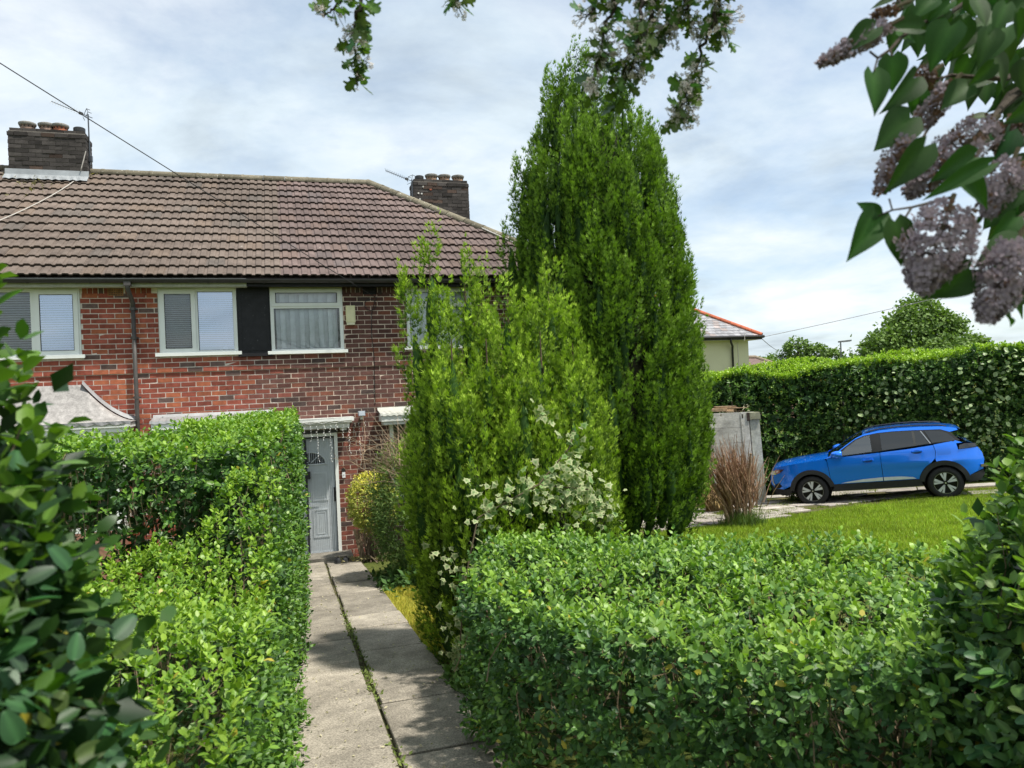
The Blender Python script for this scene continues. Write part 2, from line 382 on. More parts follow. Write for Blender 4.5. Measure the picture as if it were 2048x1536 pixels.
for k in range(nc+1):
    z0 = ZB+k*CH; z1 = z0+CH-0.0125; zm = (z0+z1)/2
    if z0 > 4.62: break
    yf = HW-0.02 if z0 >= BELT-0.005 else HW
    x = WX0 - (k % 2)*BL/2
    while x < WX1:
        segs = [(max(x+0.006, WX0), min(x+BL-0.006, WX1))]
        for o in OPEN:
            if o[2]-0.03 < zm < o[3]+0.03:
                ns = []
                for a, b in segs:
                    if o[1] <= a or o[0] >= b: ns.append((a, b)); continue
                    if a < o[0]-0.003: ns.append((a, o[0]-0.003))
                    if b > o[1]+0.003: ns.append((o[1]+0.003, b))
                segs = ns
        for a, b in segs:
            if b-a > 0.03: blist.append((a, b, yf+np.clip(RNG.normal(0, .0012), -.002, .002), z0, z1, brick_col((a+b)/2, zm)))
        x += BL
zs0 = ZB+nc*CH; zs0 = 4.63
x = WX0
while x < WX1:                                # soldier course under the eaves, colour darkened as gutter shadow
    if not any(o[0]-0.06 < x+0.035 < o[1]+0.02 for o in WIN) and not (-2.70 < x+.035 < -2.46):
        blist.append((x+0.004, x+0.0735, HW-0.02, zs0, WZ1-0.004, brick_col(x, 4.7)*0.85))
    x += 0.0785
score = []
for b in blist:
    px, py, pz = project(((b[0]+b[1])/2, b[2], (b[3]+b[4])/2))
    vis = 160 < px < 815 and 585 < py < 850 or (690 < px < 745 and 850 < py < 1110)
    if px < 330 and py > 700: vis = False
    score.append((b[1]-b[0])*(b[4]-b[3])/pz**2*1e4*(1 if vis else 0.0))
order = np.argsort(-np.array(score)); rest = MB()
for r, i in enumerate(order):
    a, b, yf, z0, z1, c = blist[i]
    m = MB() if r < 300 else rest
    box(m, a, b, yf, yf+0.05, z0, z1, c, 0.0013)
    if r < 300: m.build('brick', MT['brick'], WALLO)
rest.build('brickwork', MT['brick'], WALLO, kind='stuff')
m = MB()                                       # side, back and inner walls
box(m, WX1-0.22, WX1, 13.63, 20.6, -0.4, WZ1, (.16, .08, .065)); box(m, WX0, WX1, 20.62, 20.84, -0.4, WZ1, (.2, .09, .07)); box(m, WX0, WX0+.2, 13.63, 20.6, -0.4, WZ1, (.2, .09, .07))
m.build('rear_wall', MT['brick'], HOUSE)
m = MB(); box(m, WX0+.3, WX1-.3, 15.0, 15.05, -0.1, 4.8, (.12, .12, .11)); box(m, WX0+.3, WX1-.3, 13.63, 15.0, 2.55, 2.65, (.3, .29, .27)); box(m, WX0+.3, WX1-.3, 13.63, 15.0, -0.1, -0.05, (.2, .16, .12))
box(m, -0.48, -0.42, 13.63, 15.0, -.05, 4.8, (.35, .34, .32)); box(m, WX0+.3, WX1-.3, 13.63, 15.0, 4.80, 4.82, (.5, .5, .5))
m.build('interior_partition', MT['plain'], HOUSE)

# ---- windows
def bar(m, x0, x1, z0, z1, y0, y1, c=(1, 1, 1)): box(m, x0, x1, y0, y1, z0, z1, c)
def frame_ring(m, x0, x1, z0, z1, w_, y0, y1, c=(1, 1, 1)):
    bar(m, x0, x0+w_, z0, z1, y0, y1, c); bar(m, x1-w_, x1, z0, z1, y0, y1, c)
    bar(m, x0+w_, x1-w_, z0, z0+w_, y0, y1, c); bar(m, x0+w_, x1-w_, z1-w_, z1, y0, y1, c)
def pane(par, x0, x1, z0, z1, y, gm):
    m = MB(); m.add([(x0, y, z0), (x1, y, z0), (x1, y, z1), (x0, y, z1)], [(0, 1, 2, 3)]); m.build('pane', MT[gm], par)
    g = MB(); frame_ring(g, x0-0.004, x1+0.004, z0-0.004, z1+0.004, 0.012, y-0.006, y-0.002, (.03, .03, .03)); g.build('gasket', MT['plastic'], par)
def window(x0, x1, z0, z1, kind, y=HW-0.03):
    par = MB(); w_ = 0.058; frame_ring(par, x0+.004, x1-.004, z0, z1-.004, w_, y+.012, y+.085)
    xm = x0+(x1-x0)*0.47 if kind != 'top' else None
    sill = MB(); box(sill, x0-0.06, x1+0.055, y-0.05, y+.011, z0-0.012, z0+0.028); box(sill, x0-0.06, x1+0.055, y-.055, y-.045, z0-0.028, z0+0.02)
    if kind == 'top':
        zt = z1-(z1-z0)*0.30
        bar(par, x0+w_, x1-w_, zt-.022, zt+.03, y+.013, y+.085)
        W = par.build('window', MT['upvc'], HOUSE)
        s = MB(); frame_ring(s, x0+.035, x1-.035, zt+.012, z1-.028, 0.058, y-.006, y+.011); s.build('casement', MT['upvc'], W)
        pane(W, x0+.10, x1-.10, zt+.07, z1-.088, y+.012, 'glass'); pane(W, x0+w_, x1-w_, z0+w_, zt-.022, y+.04, 'glass')
    else:
        bar(par, xm-.03, xm+.03, z0+w_, z1-w_, y+.013, y+.085)
        W = par.build('window', MT['upvc'], HOUSE)
        cas = (x0, xm) if kind == 'left' else (xm, x1)
        oth = (xm, x1) if kind == 'left' else (x0, xm)
        s = MB(); frame_ring(s, cas[0]+.03, cas[1]-.005 if kind == 'left' else cas[1]-.03, z0+.03, z1-.034, 0.066, y-.008, y+.011); s.build('casement', MT['upvc'], W)
        pane(W, cas[0]+.098, cas[1]-.073 if kind == 'left' else cas[1]-.098, z0+.098, z1-.102, y+.006, 'glass' if kind == 'left' else 'blue_glass')
        a = oth[0]+(.03 if kind == 'left' else w_); b = oth[1]-(w_ if kind == 'left' else .03)
        pane(W, a, b, z0+w_, z1-w_-.004, y+.04, 'blue_glass' if kind == 'left' else 'glass')
    sill.build('sill', MT['upvc'], W)
    return W
W1 = window(*WIN[0], 'right'); W2 = window(*WIN[1], 'left'); W3 = window(*WIN[3], 'top'); W4 = window(*WIN[4], 'top')
for W, o, n_, zlo in ((W1, WIN[0], 26, 0.06), (W2, WIN[1], 26, 0.14)):      # venetian blinds
    zz = np.linspace(o[2]+zlo, o[3]-.1, n_)
    for z in zz:
        xmid = o[0]+(o[1]-o[0])*.47
        for xa, xb, tl_ in ((o[0]+.07, xmid-.01, -.0075), (xmid+.01, o[1]-.07, .0125)):
            m = MB(); obox(m, ((xa+xb)/2, HW+.085, z), ((xb-xa)/2, 0, 0), (0, .0125, tl_), (0, .0006, .001), (.80, .83, .88)); m.build('blind_slat', MT['plain'], W)
for W, o in ((W3, WIN[3]), (W4, WIN[4])):                                   # vertical blinds
    n_ = 13
    for i in range(n_):
        x = o[0]+.09+(o[1]-o[0]-.18)*(i+.5)/n_; t = radians(12 if i % 2 else 40)
        m = MB(); obox(m, (x, HW+.10, (o[2]+o[3])/2), (.050*cos(t), .050*sin(t), 0), (-.0008*sin(t), .0008*cos(t), 0), (0, 0, (o[3]-o[2])/2-.07), (.90, .91, .93)); m.build('blind_slat', MT['plain'], W)
m = MB(); lathe(m, (-.95, HW+.1, 3.70), [(.0, .0), (.03, .0), (.045, .03), (.03, .06), (0, .075)], 10, (.85, .85, .82)); m.build('ornament', MT['plain'], W2)
# black panel
m = MB(); o = WIN[2]
box(m, o[0]+.004, o[1]-.004, HW-.02, HW+.05, o[2], o[3]); frame_ring(m, o[0]+.03, o[1]-.03, o[2]+.08, o[3]-.08, .035, HW-.032, HW-.0205); box(m, o[0]-.0, o[1]+.02, HW-.075, HW-.02, o[2]-.02, o[2]+.035)
m.build('panel', MT['blackpaint'], HOUSE, label='black painted timber panel between the upstairs windows')
# air vents
for x, c in ((-2.58, (.34, .17, .075)), (1.5, (.015, .015, .017))):
    m = MB(); box(m, x-.117, x+.117, HW-.024, HW+.02, 4.628, 4.80, c); V = m.build('air_vent', MT['rough'], HOUSE)
    h = MB()
    for i in range(8):
        for j in range(5): box(h, x-.09+.0257*i-.007, x-.09+.0257*i+.007, HW-.0262, HW-.0242, 4.648+.029*j-.007, 4.648+.029*j+.007, (.02, .012, .01))
    h.build('vent_hole', MT['plastic'], V, kind='stuff')
# ---- eaves, gutter, downpipe
EY, EZ, RY, RZ = 13.05, 4.885, 17.0, 7.62
m = MB(); box(m, WX0, -0.56, 13.07, HW+.01, 4.752, 4.79, (.80, .80, .74)); box(m, WX0, -.56, 13.065, 13.09, 4.70+.035, 4.87, (.75, .75, .70)); m.build('soffit', MT['oldwhite'], HOUSE)
m = MB(); box(m, -0.555, 5.85, 13.07, HW+.01, 4.757, 4.79); box(m, -.555, 5.85, 13.065, 13.09, 4.735, 4.87); m.build('fascia', MT['blackpaint'], HOUSE)
def gutter(x0, x1, par, col=(.035, .033, .034), yc=12.99, zc=4.842):
    m = MB(); n_ = 9; th = np.linspace(pi, 2*pi, n_)
    V = []; 
    for x in (x0, x1):
        for r in (.062, .056):
            V += [(x, yc+r*cos(t), zc+r*sin(t)) for t in th]
    F = []
    for j in range(n_-1):
        F.append((j, j+1, 2*n_+j+1, 2*n_+j)); F.append((n_+j, 3*n_+j, 3*n_+j+1, n_+j+1))
    F += [(0, 2*n_, 3*n_, n_), (n_-1, 2*n_-1, 4*n_-1, 3*n_-1)]
    m.add(V, F, col); Gt = m.build('gutter', MT['plastic'], par)
    for x in np.arange(x0+.3, x1, .86):
        b = MB(); V = []
        for xx in (x-.016, x+.016): V += [(xx, yc+.068*cos(t), zc+.068*sin(t)) for t in th]
        b.add(V, [(j, j+1, n_+j+1, n_+j) for j in range(n_-1)], (.03, .03, .03)); b.build('gutter_bracket', MT['plastic'], Gt)
    return Gt
gutter(WX0, 5.9, HOUSE)
m = MB(); c = (.075, .068, .064)
tube(m, [(-2.335, 12.99, 4.80), (-2.335, 12.99, 4.70), (-2.33, 13.05, 4.64), (-2.325, 13.2, 4.56), (-2.32, 13.275, 4.50), (-2.32, 13.275, 4.40)], .036, 12, c)
DP = m.build('downpipe', MT['plastic'], HOUSE, smooth=True)
m = MB(); tube(m, [(-2.32, 13.275, 4.42), (-2.32, 13.275, 3.0), (-2.32, 13.275, .2)], .033, 12, c); m.build('pipe_length', MT['plastic'], DP, smooth=True)
for z in (4.40, 3.93, 2.96):
    m = MB(); tube(m, [(-2.32, 13.275, z-.025), (-2.32, 13.275, z+.025)], .040, 12, c); box(m, -2.38, -2.26, 13.30, HW-.0215, z-.012, z+.012, c); m.build('pipe_clip', MT['plastic'], DP)
m = MB(); box(m, -2.385, -2.285, 12.945, 13.04, 4.735, 4.80, c); m.build('outlet', MT['plastic'], DP)

# ---- roof
PT = atan2(RZ-EZ, RY-EY); SL = sqrt((RZ-EZ)**2+(RY-EY)**2); NC = 14; GA = SL/NC
SV = np.array([0, cos(PT), sin(PT)]); NV = np.array([0, -sin(PT), cos(PT)]); HIPX = 5.92
m = MB()                                        # boarding under the tiles, hip slope, back slope
d = -0.05
def rp(x, s, h=0.0): return np.array([x, EY, EZ]) + SV*s + NV*h
xr = HIPX-(RY-EY)
V = [rp(WX0, 0, d), rp(HIPX, 0, d), rp(xr, SL, d), rp(WX0, SL, d), (HIPX, 20.95, EZ+d), (WX0, 20.95, EZ+d)]
m.add(V, [(0, 1, 2, 3), (1, 4, 2), (4, 5, 3, 2), (0, 3, 5), (0, 5, 4, 1)], (.10, .08, .075)); ROOF = m.build('roof', MT['tile'], HOUSE)
# hip-side slope: coarse courses
m = MB(); HX = np.array([-cos(PT), 0, sin(PT)]); HN = np.array([sin(PT), 0, cos(PT)])
for j in range(NC):
    s = j*GA; yl = EY+s*cos(PT)+.05; yr = 20.95-s*cos(PT)-.05; s2 = s+GA*1.15
    if yr-yl < .1: break
    a = np.array([HIPX, 0, EZ])+HX*s+HN*.035; b = np.array([HIPX, 0, EZ])+HX*s2+HN*.0
    V = [a+[0, yl, 0], a+[0, yr, 0], b+[0, yr-GA, 0], b+[0, yl+GA, 0], a+[0, yl, 0]-HN*.04, a+[0, yr, 0]-HN*.04]
    m.add(V, [(0, 1, 2, 3), (4, 5, 1, 0)], (.17, .125, .115))
m.build('hip_slope', MT['tile'], ROOF)
# double-roman tile: two flat-topped rolls
TW = 0.30
prof = []
for r0 in (0.0, 0.15):
    prof += [(r0+.000, .0), (r0+.034, .0), (r0+.044, .014), (r0+.054, .019), (r0+.118, .0195), (r0+.130, .015), (r0+.140, .001)]
prof.append((.30, .0)); prof = np.array(prof); npf = len(prof)
TV_, TF_ = [], []
for s, lift in ((0.0, .044), (GA*1.18, .0)):
    for (x, h) in prof: TV_.append((x, s, h+lift))
for (x, h) in prof: TV_.append((x, .004, h+.021))
TF_ = [(j, j+1, npf+j+1, npf+j) for j in range(npf-1)] + [(2*npf+j, 2*npf+j+1, j+1, j) for j in range(npf-1)]
TV_ = np.array(TV_)
tiles = []
for j in range(NC):
    s = j*GA; xh = HIPX-s*cos(PT)
    off = 0.0
    i0 = int((WX0+.1)/TW)-1
    for i in range(i0, 25):
        x = i*TW+off
        if x > xh-0.02 or x < WX0-.2: continue
        c = np.array([0.138, 0.103, 0.095])*RNG.uniform(0.86, 1.13)
        n = RNG.random()
        if n < .10: c = np.array([0.15, 0.108, 0.094])
        elif n < .18: c = np.array([0.118, 0.094, 0.090])
        t = .5+.5*sin(x*.9+s*1.3+1); c = c*(0.9+.2*t)*np.array([1, 1+.06*(x < 0), 1-.03*(x < 0)])
        if x < -3.0: c = c*1.06
        V = np.array([rp(x+v[0]+RNG.normal(0, .0008), s+v[1], v[2]+.002) for v in TV_]) + RNG.normal(0, .0022)*NV + RNG.normal(0, .003)*SV
        p = project(V[:npf].mean(0)); ok = -20 < p[0] < 1015 and not (p[0] > 800 and p[1] > 470)
        tiles.append(((1/p[2] if ok else 0), V, c, x+TW > xh-.02, j))
tiles.sort(key=lambda t: -t[0]); rest = MB(); nvis = 0
for r, (sc_, V, c, clip, j) in enumerate(tiles):
    if clip or r < 300:
        m = MB(); m.add(V, TF_, c)
        if clip:
            bm = bmesh.new(); me = m.mesh('x'); bm.from_mesh(me)
            nrm = Vector((1, 1, 0)).normalized()          # vertical plane through the hip line
            bmesh.ops.bisect_plane(bm, geom=bm.verts[:]+bm.edges[:]+bm.faces[:], plane_co=(HIPX, EY, EZ), plane_no=(1, 1, 0), clear_outer=True)
            V2 = np.array([v.co[:] for v in bm.verts]); F2 = [tuple(v.index for v in f.verts) for f in bm.faces]; bm.free(); bpy.data.meshes.remove(me)
            if not F2: continue
            m = MB(); m.add(V2, F2, c)
        if r < 300: m.build('roof_tile', MT['tile'], ROOF)
        else: rest.v += m.v; rest.c += m.c; rest.l += [l+rest.k for l in m.l]; rest.n += m.n; rest.k += m.k
    else: rest.add(V, TF_, c)
rest.build('tile_courses', MT['tile'], ROOF, kind='stuff')
def ridge(p0, p1, n_, r=.115):
    p0 = np.array(p0); p1 = np.array(p1); d = (p1-p0)/n_; ax = unit(d); sd_ = unit(np.cross(ax, [0, 0, 1])); u = np.cross(sd_, ax)
    for i in range(n_):
        a = p0+d*i; b = p0+d*(i+1)*1.0; m = MB(); V = []; th = np.linspace(-.25, pi+.25, 11); k_ = RNG.uniform(.75, 1.2)
        for q, rr in ((a, r*1.06), (a+d*.12, r*1.06), (a+d*.125, r), (b-d*.012, r)):
            V += [q+sd_*rr*cos(t)+u*(rr*sin(t)*.85-.02) for t in th]
        m.add(V, [(k*11+j, k*11+j+1, (k+1)*11+j+1, (k+1)*11+j) for k in range(3) for j in range(10)], np.array([.17, .152, .125])*k_)
        m.build('ridge_tile', MT['ridge'], ROOF, smooth=False)
ridge((WX0, RY, RZ+.03), (xr, RY, RZ+.03), 19); ridge((HIPX-.02, EY+.02, EZ+.03), (xr, RY, RZ+.05), 13, .11)
m = MB()                                        # moss and fallen leaves by the left chimney
P = np.array([rp(-3.9+RNG.normal(0, .28)-.9*t, SL-.15-1.1*t*abs(RNG.normal(.4, .5)), .045) for t in RNG.random(240)])
d_ = RNG.normal(0, 1, (240, 3)); X, Y_, Z_ = frames(d_, NV+RNG.normal(0, .6, (240, 3)))
scatter(m, np.array([[0, 0, 0], [.5, .25, .1], [1, 0, 0], [.5, -.25, .1]]), np.array([[0, 1, 2], [0, 2, 3]]), P, X, Y_, Z_, RNG.uniform(.05, .12, 240), RNG.uniform(.6, 1.3, (240, 1))*np.array([[.26, .23, .13]]))
m.build('moss_debris', MT['leafm'], ROOF, kind='stuff')

# ---- chimneys
def chimney(x0, x1, y0, y1, zb, zt, pots, left):
    cm = MB(); box(cm, x0+.012, x1-.012, y0+.012, y1-.012, zb, zt-.01, (.20, .18, .16)); CHI = cm.build('chimney', MT['mortar'], HOUSE)
    bw = MB(); k = 0; z = zb
    while z < zt-.02:
        ins = 0.025 if z > zt-.10 else (-.008 if z > zt-.18 else 0)
        def c(): return np.array([.055, .049, .046])*RNG.uniform(.6, 1.4)*(np.array([1.3, 1.0, .85]) if RNG.random() < .08 else 1)
        x = x0+ins-(k % 2)*BL/2
        while x < x1-ins-.01:
            a, b = max(x+.004, x0+ins), min(x+BL-.004, x1-ins)
            if b-a > .02:
                box(bw, a, b, y0+ins+RNG.normal(0, .004), y0+ins+.05, z, z+CH-.009, c(), .002); box(bw, a, b, y1-ins-.05, y1-ins, z, z+CH-.009, c(), .002)
            x += BL
        y = y0+ins+.052-(k % 2)*BL/2
        while y < y1-ins-.055:
            a, b = max(y+.004, y0+ins+.053), min(y+BL-.004, y1-ins-.053)
            if b-a > .02:
                for xx in (x0+ins, x1-ins-.05): box(bw, xx, xx+.05, a, b, z, z+CH-.009, c(), .002)
            y += BL
        z += CH; k += 1
    bw.build('brickwork', MT['brick'], CHI, kind='stuff')
    fm = MB(); V = []; nx = 14
    for i in range(nx+1):
        for j, (yy, h) in enumerate(((y0+.03, -.03), (y0+.16, .03), ((y0+y1)/2, .055), (y1-.16, .03), (y1-.03, -.03))):
            V.append((x0+.03+(x1-x0-.06)*i/nx, yy, zt+h-(.06 if i in (0, nx) else 0)+RNG.normal(0, .008)))
    fm.add(V, [(i*5+j, i*5+j+1, (i+1)*5+j+1, (i+1)*5+j) for i in range(nx) for j in range(4)], (.26, .235, .19)); fm.build('flaunching', MT['rough'], CHI, smooth=True)
    for (x, kind) in pots:
        pm = MB(); yc = (y0+y1)/2
        if kind == 'flue':
            lathe(pm, (x, yc, zt-.02), [(.07, 0), (.07, .10), (.105, .10), (.11, .13), (.11, .19), (.09, .205), (0, .205)], 18, (.03, .031, .033)); pm.build('chimney_pot', MT['plastic'], CHI, label='black metal flue cap')
        else:
            c1 = np.array({'grey': (.29, .20, .16), 'red': (.40, .15, .09), 'buff': (.36, .24, .17)}[kind]); g = np.array((.26, .25, .23))
            lathe(pm, (x, yc, zt-.02), [(.135, 0), (.125, .12), (.125, .17), (.15, .19), (.158, .21), (.158, .235), (.13, .25), (.09, .25), (.088, .1)], 22, cols=[c1*.9, c1, c1, g, g, g, g, g*.2, g*.1])
            Pt = pm.build('chimney_pot', MT['rough'], CHI)
            hm = MB()
            for t in np.arange(0, 2*pi, 2*pi/11): obox(hm, (x+.128*cos(t), yc+.128*sin(t), zt+.142), (-.012*sin(t), .012*cos(t), 0), (.006*cos(t), .006*sin(t), 0), (0, 0, .012), (.01, .01, .01))
            hm.build('vent_slot', MT['plastic'], Pt, kind='stuff')
    return CHI
C1 = chimney(-5.0, -3.64, 16.62, 17.12, 7.15, 8.33, [(-4.72, 'grey'), (-4.38, 'grey'), (-4.14, 'red'), (-3.80, 'flue')], True)
m = MB(); V = []
for i in range(25):
    x = -5.06+1.46*i/24
    V += [(x, 16.60, 7.56), (x, 16.58, 7.45), (x, 16.45, 7.315+.035+.012*sin(i*2.6)), (x, 16.41, 7.285+.035+.012*sin(i*2.6))]
m.add(V, [(i*4+j, i*4+4+j, i*4+5+j, i*4+1+j) for i in range(24) for j in range(3)], (.30, .32, .335)); m.build('flashing', MT['lead'], C1)
C2 = chimney(3.10, 4.46, 17.5, 18.0, 5.9, 7.90, [(3.30, 'flue'), (3.60, 'buff'), (3.92, 'buff'), (4.26, 'buff')], False)
m = MB()
for x, z, c in ((3.52, 7.71, (.42, .14, .09)), (3.30, 7.59, (.7, .7, .66)), (3.22, 7.60, (.6, .6, .55)), (3.25, 7.46, (.6, .6, .55)), (3.34, 7.76, (.5, .5, .45))):
    lathe(m, (x, 17.497, z), [(.035 if c[0] < .5 else .02, .0), (.02, -.006), (0, -.007)], 10, c, axis='y')
m.build('wall_plug', MT['rough'], C2, kind='stuff')

# ---- canopies
def swept_canopy(xr0, xr1, zt, zb, xl, yb):
    m = MB(); rows = 12; V = []; n_ = 22
    for k in range(rows+1):
        v = k/rows; xr_ = xr0+(xr1-xr0)*v; z = zb+(zt-zb)*(1-v)**1.75; yf = HW-.02-(HW-.02-yb)*v
        for i in range(n_+1):
            t = i/n_
            if t < .3: q = (xr_, HW-.015-(HW-.015-yf)*t/.3, z)
            else: q = (xr_-(xr_-xl)*(t-.3)/.7, yf, z)
            V.append(q)
    m.add(V, [(k*(n_+1)+i, k*(n_+1)+i+1, (k+1)*(n_+1)+i+1, (k+1)*(n_+1)+i) for k in range(rows) for i in range(n_)], (.33, .315, .305))
    CA = m.build('canopy', MT['rough'], HOUSE, smooth=True, label='swept grey canopy with lead edge strip over the bay')
    s = MB(); V = []
    for k in range(rows+1):
        v = k/rows; xr_ = xr0+(xr1-xr0)*v; z = zb+(zt-zb)*(1-v)**1.75
        V += [(xr_+.012, HW-.012, z+.075), (xr_+.012, HW-.03, z+.07), (xr_+.02, HW-.10, z-.0+.012)]
    s.add(V, [(k*3+i, k*3+i+1, k*3+4+i, k*3+3+i) for k in range(rows) for i in range(2)], (.30, .31, .32)); s.build('lead_strip', MT['lead'], CA)
    c = MB(); V = []; n2 = 60
    for i in range(n2+1):
        x = xl+(xr1-xl)*i/n2; V += [(x, yb-.01, zb+.015), (x, yb-.02-.012*sin(i*1.6), zb-.035-.012*sin(i*1.6))]
    c.add(V, [(2*i, 2*i+1, 2*i+3, 2*i+2) for i in range(n2)], (.22, .22, .22)); c.build('corrugated_edge', MT['lead'], CA)
    f = MB(); box(f, xl, xr1-.02, yb+.02, HW, zb-.085, zb-.02); box(f, xl, xr1-.06, yb+.05, HW-.001, zb-.155, zb-.086); f.build('fascia', MT['upvc'], CA)
    b = MB(); frame_ring(b, xl+.1, xr1-.2, .9, zb-.157, .07, yb+.10, yb+.17); bar(b, xl+(xr1-xl)*.5-.04, xl+(xr1-xl)*.5+.04, .97, zb-.225, yb+.10, yb+.17); box(b, xl+.1, xr1-.2, yb+.1, HW, -.2, .895, (.4, .2, .15))
    box(b, xr1-.26, xr1-.205, yb+.172, HW, .9, zb-.16)
    Wb = b.build('bay_window', MT['upvc'], HOUSE)
    p = MB(); p.add([(xl+.17, yb+.13, .97), (xr1-.27, yb+.13, .97), (xr1-.27, yb+.13, zb-.22), (xl+.17, yb+.13, zb-.22)], [(0, 1, 2, 3)]); p.build('pane', MT['glass'], Wb)
swept_canopy(-3.12, -2.33, 3.20, 2.585, -5.4, 12.78)
def flat_canopy(x0, x1, zt, yb, matn, lead=True):
    m = MB(); V = []; n_ = 50
    for i in range(n_+1):
        x = x0+(x1-x0)*i/n_; w_ = .010*sin(i*1.9)
        V += [(x, HW-.012, zt), (x, HW-.05, zt-.045), (x, yb, zt-.10+w_), (x, yb-.012, zt-.14+w_)]
    m.add(V, [(i*4+j, i*4+j+1, i*4+5+j, i*4+4+j) for i in range(n_) for j in range(3)], (.33, .335, .34) if lead else (.72, .72, .68))
    CA = m.build('canopy', MT['lead'] if lead else MT['oldwhite'], HOUSE)
    f = MB(); box(f, x0+.02, x1-.02, yb+.01, HW-.001, zt-.24, zt-.115); box(f, x0+.06, x1-.06, yb+.05, HW-.002, zt-.30, zt-.241); f.build('fascia', MT[matn], CA)
    return CA
CAN = flat_canopy(-2.10, -0.22, 2.66, 12.98, 'upvc')
for x in np.arange(-1.95, -.3, .35):
    m = MB(); lathe(m, (x, HW-.05, 2.63), [(.012, 0), (.01, -.012), (0, -.014)], 8, (.6, .6, .6), axis='y'); m.build('fixing', MT['lead'], CAN)
flat_canopy(1.55, 3.1, 2.60, 12.95, 'oldwhite', False)
for xa, xb in ((-1.95, -.75), (1.75, 2.95)):
    b = MB(); frame_ring(b, xa+.003, xb-.003, .953, 2.347, .065, HW-.01, HW+.06); bar(b, (xa+xb)/2-.03, (xa+xb)/2+.03, 1.02, 2.28, HW-.008, HW+.058); Wb = b.build('window', MT['upvc'], HOUSE)
    pane(Wb, xa+.07, xb-.07, 1.02, 2.28, HW+.03, 'glass')
# door hood: stepped, old white paint
m = MB(); zt = 2.47
for (ya, z0, z1, e) in ((12.98, zt-.055, zt, .03), (13.03, zt-.10, zt-.056, .0), (13.08, zt-.175, zt-.101, -.04)): box(m, -.32-e, 1.07+e, ya, HW-.001, z0, z1, (1, 1, 1), .004)
for x in (.93, -.22): box(m, x-.05, x+.05, 13.14, HW-.001, zt-.225, zt-.176)
m.build('door_hood', MT['oldwhite'], HOUSE, label='flaking white wooden hood above the front door')

# ---- door
DX0, DX1, DZ0, DZ1 = -.14, .83, .07, 2.20
m = MB(); bar(m, DX1-.055, DX1, .0, DZ1, HW-.03, HW+.10); bar(m, DX0, DX0+.055, .0, DZ1, HW-.03, HW+.10); bar(m, DX0+.055, DX1-.055, DZ1-.05, DZ1, HW-.028, HW+.10); box(m, DX0, DX1, HW-.02, HW+.1, DZ1+.002, 2.26, (.05, .05, .05))
DOOR = m.build('front_door', MT['upvc'], HOUSE)
m = MB(); a, b = DX0+.058, DX1-.062; yd = HW+.055; c = (.47, .51, .535)
box(m, a, b, yd, yd+.05, DZ0, DZ1-.055, c)
LF = m.build('door_leaf', MT['plain'], DOOR, label='pale grey panelled door leaf with arched glazing')
def mould(z0, z1, x0, x1):
    m = MB(); frame_ring(m, x0, x1, z0, z1, .028, yd-.012, yd-.0005, (.52, .56, .585)); frame_ring(m, x0+.055, x1-.055, z0+.055, z1-.055, .015, yd-.007, yd-.0004, (.49, .53, .555)); m.build('door_panel', MT['plain'], DOOR)
xm = (a+b)/2
mould(1.02, 1.52, a+.13, xm-.03); mould(1.02, 1.52, xm+.03, b-.13); mould(.38, .88, a+.13, xm-.03); mould(.38, .88, xm+.03, b-.13)
m = MB(); frame_ring(m, a+.03, b-.03, DZ0+.05, DZ1-.12, .02, yd-.008, yd-.0003, (.51, .55, .575)); box(m, a, b, yd-.012, yd-.0002, DZ0, DZ0+.05, (.51, .55, .58)); m.build('door_moulding', MT['plain'], DOOR)
m = MB(); th = np.linspace(0, pi, 17); R_ = .27; z0 = 1.66
V = [(xm, yd-.003, z0)]+[(xm+R_*cos(t), yd-.003, z0+R_*.78*sin(t)) for t in th]; m.add(V, [(0, j+1, j+2) for j in range(16)], (.02, .022, .025)); m.build('arch_pane', MT['carglass'] if False else MT['plastic'], DOOR)
m = MB(); tube(m, [(xm+(R_+.012)*cos(t), yd-.008, z0+(R_+.012)*.78*sin(t)) for t in th], .015, 6, (.55, .59, .62)); tube(m, [(xm-R_-.03, yd-.008, z0), (xm+R_+.03, yd-.008, z0)], .015, 6, (.55, .59, .62))
for t in (pi*.28, pi*.5, pi*.72): tube(m, [(xm+.05*cos(t), yd-.008, z0+.05*sin(t)), (xm+R_*cos(t), yd-.008, z0+R_*.78*sin(t))], .008, 5, (.55, .59, .62))
m.build('arch_bead', MT['plain'], DOOR)
m = MB(); box(m, xm-.13, xm+.13, yd-.014, yd-.0005, .925, .985, (.50, .54, .57)); m.build('letter_plate', MT['plain'], DOOR)
m = MB(); bar(m, b-.004, b+.012, DZ0, DZ1-.055, yd-.004, yd+.03, (.015, .015, .016)); box(m, b-.035, b+.0, yd-.05, yd-.001, 1.0, 1.24, (.02, .02, .022)); m.build('door_handle', MT['plastic'], DOOR)
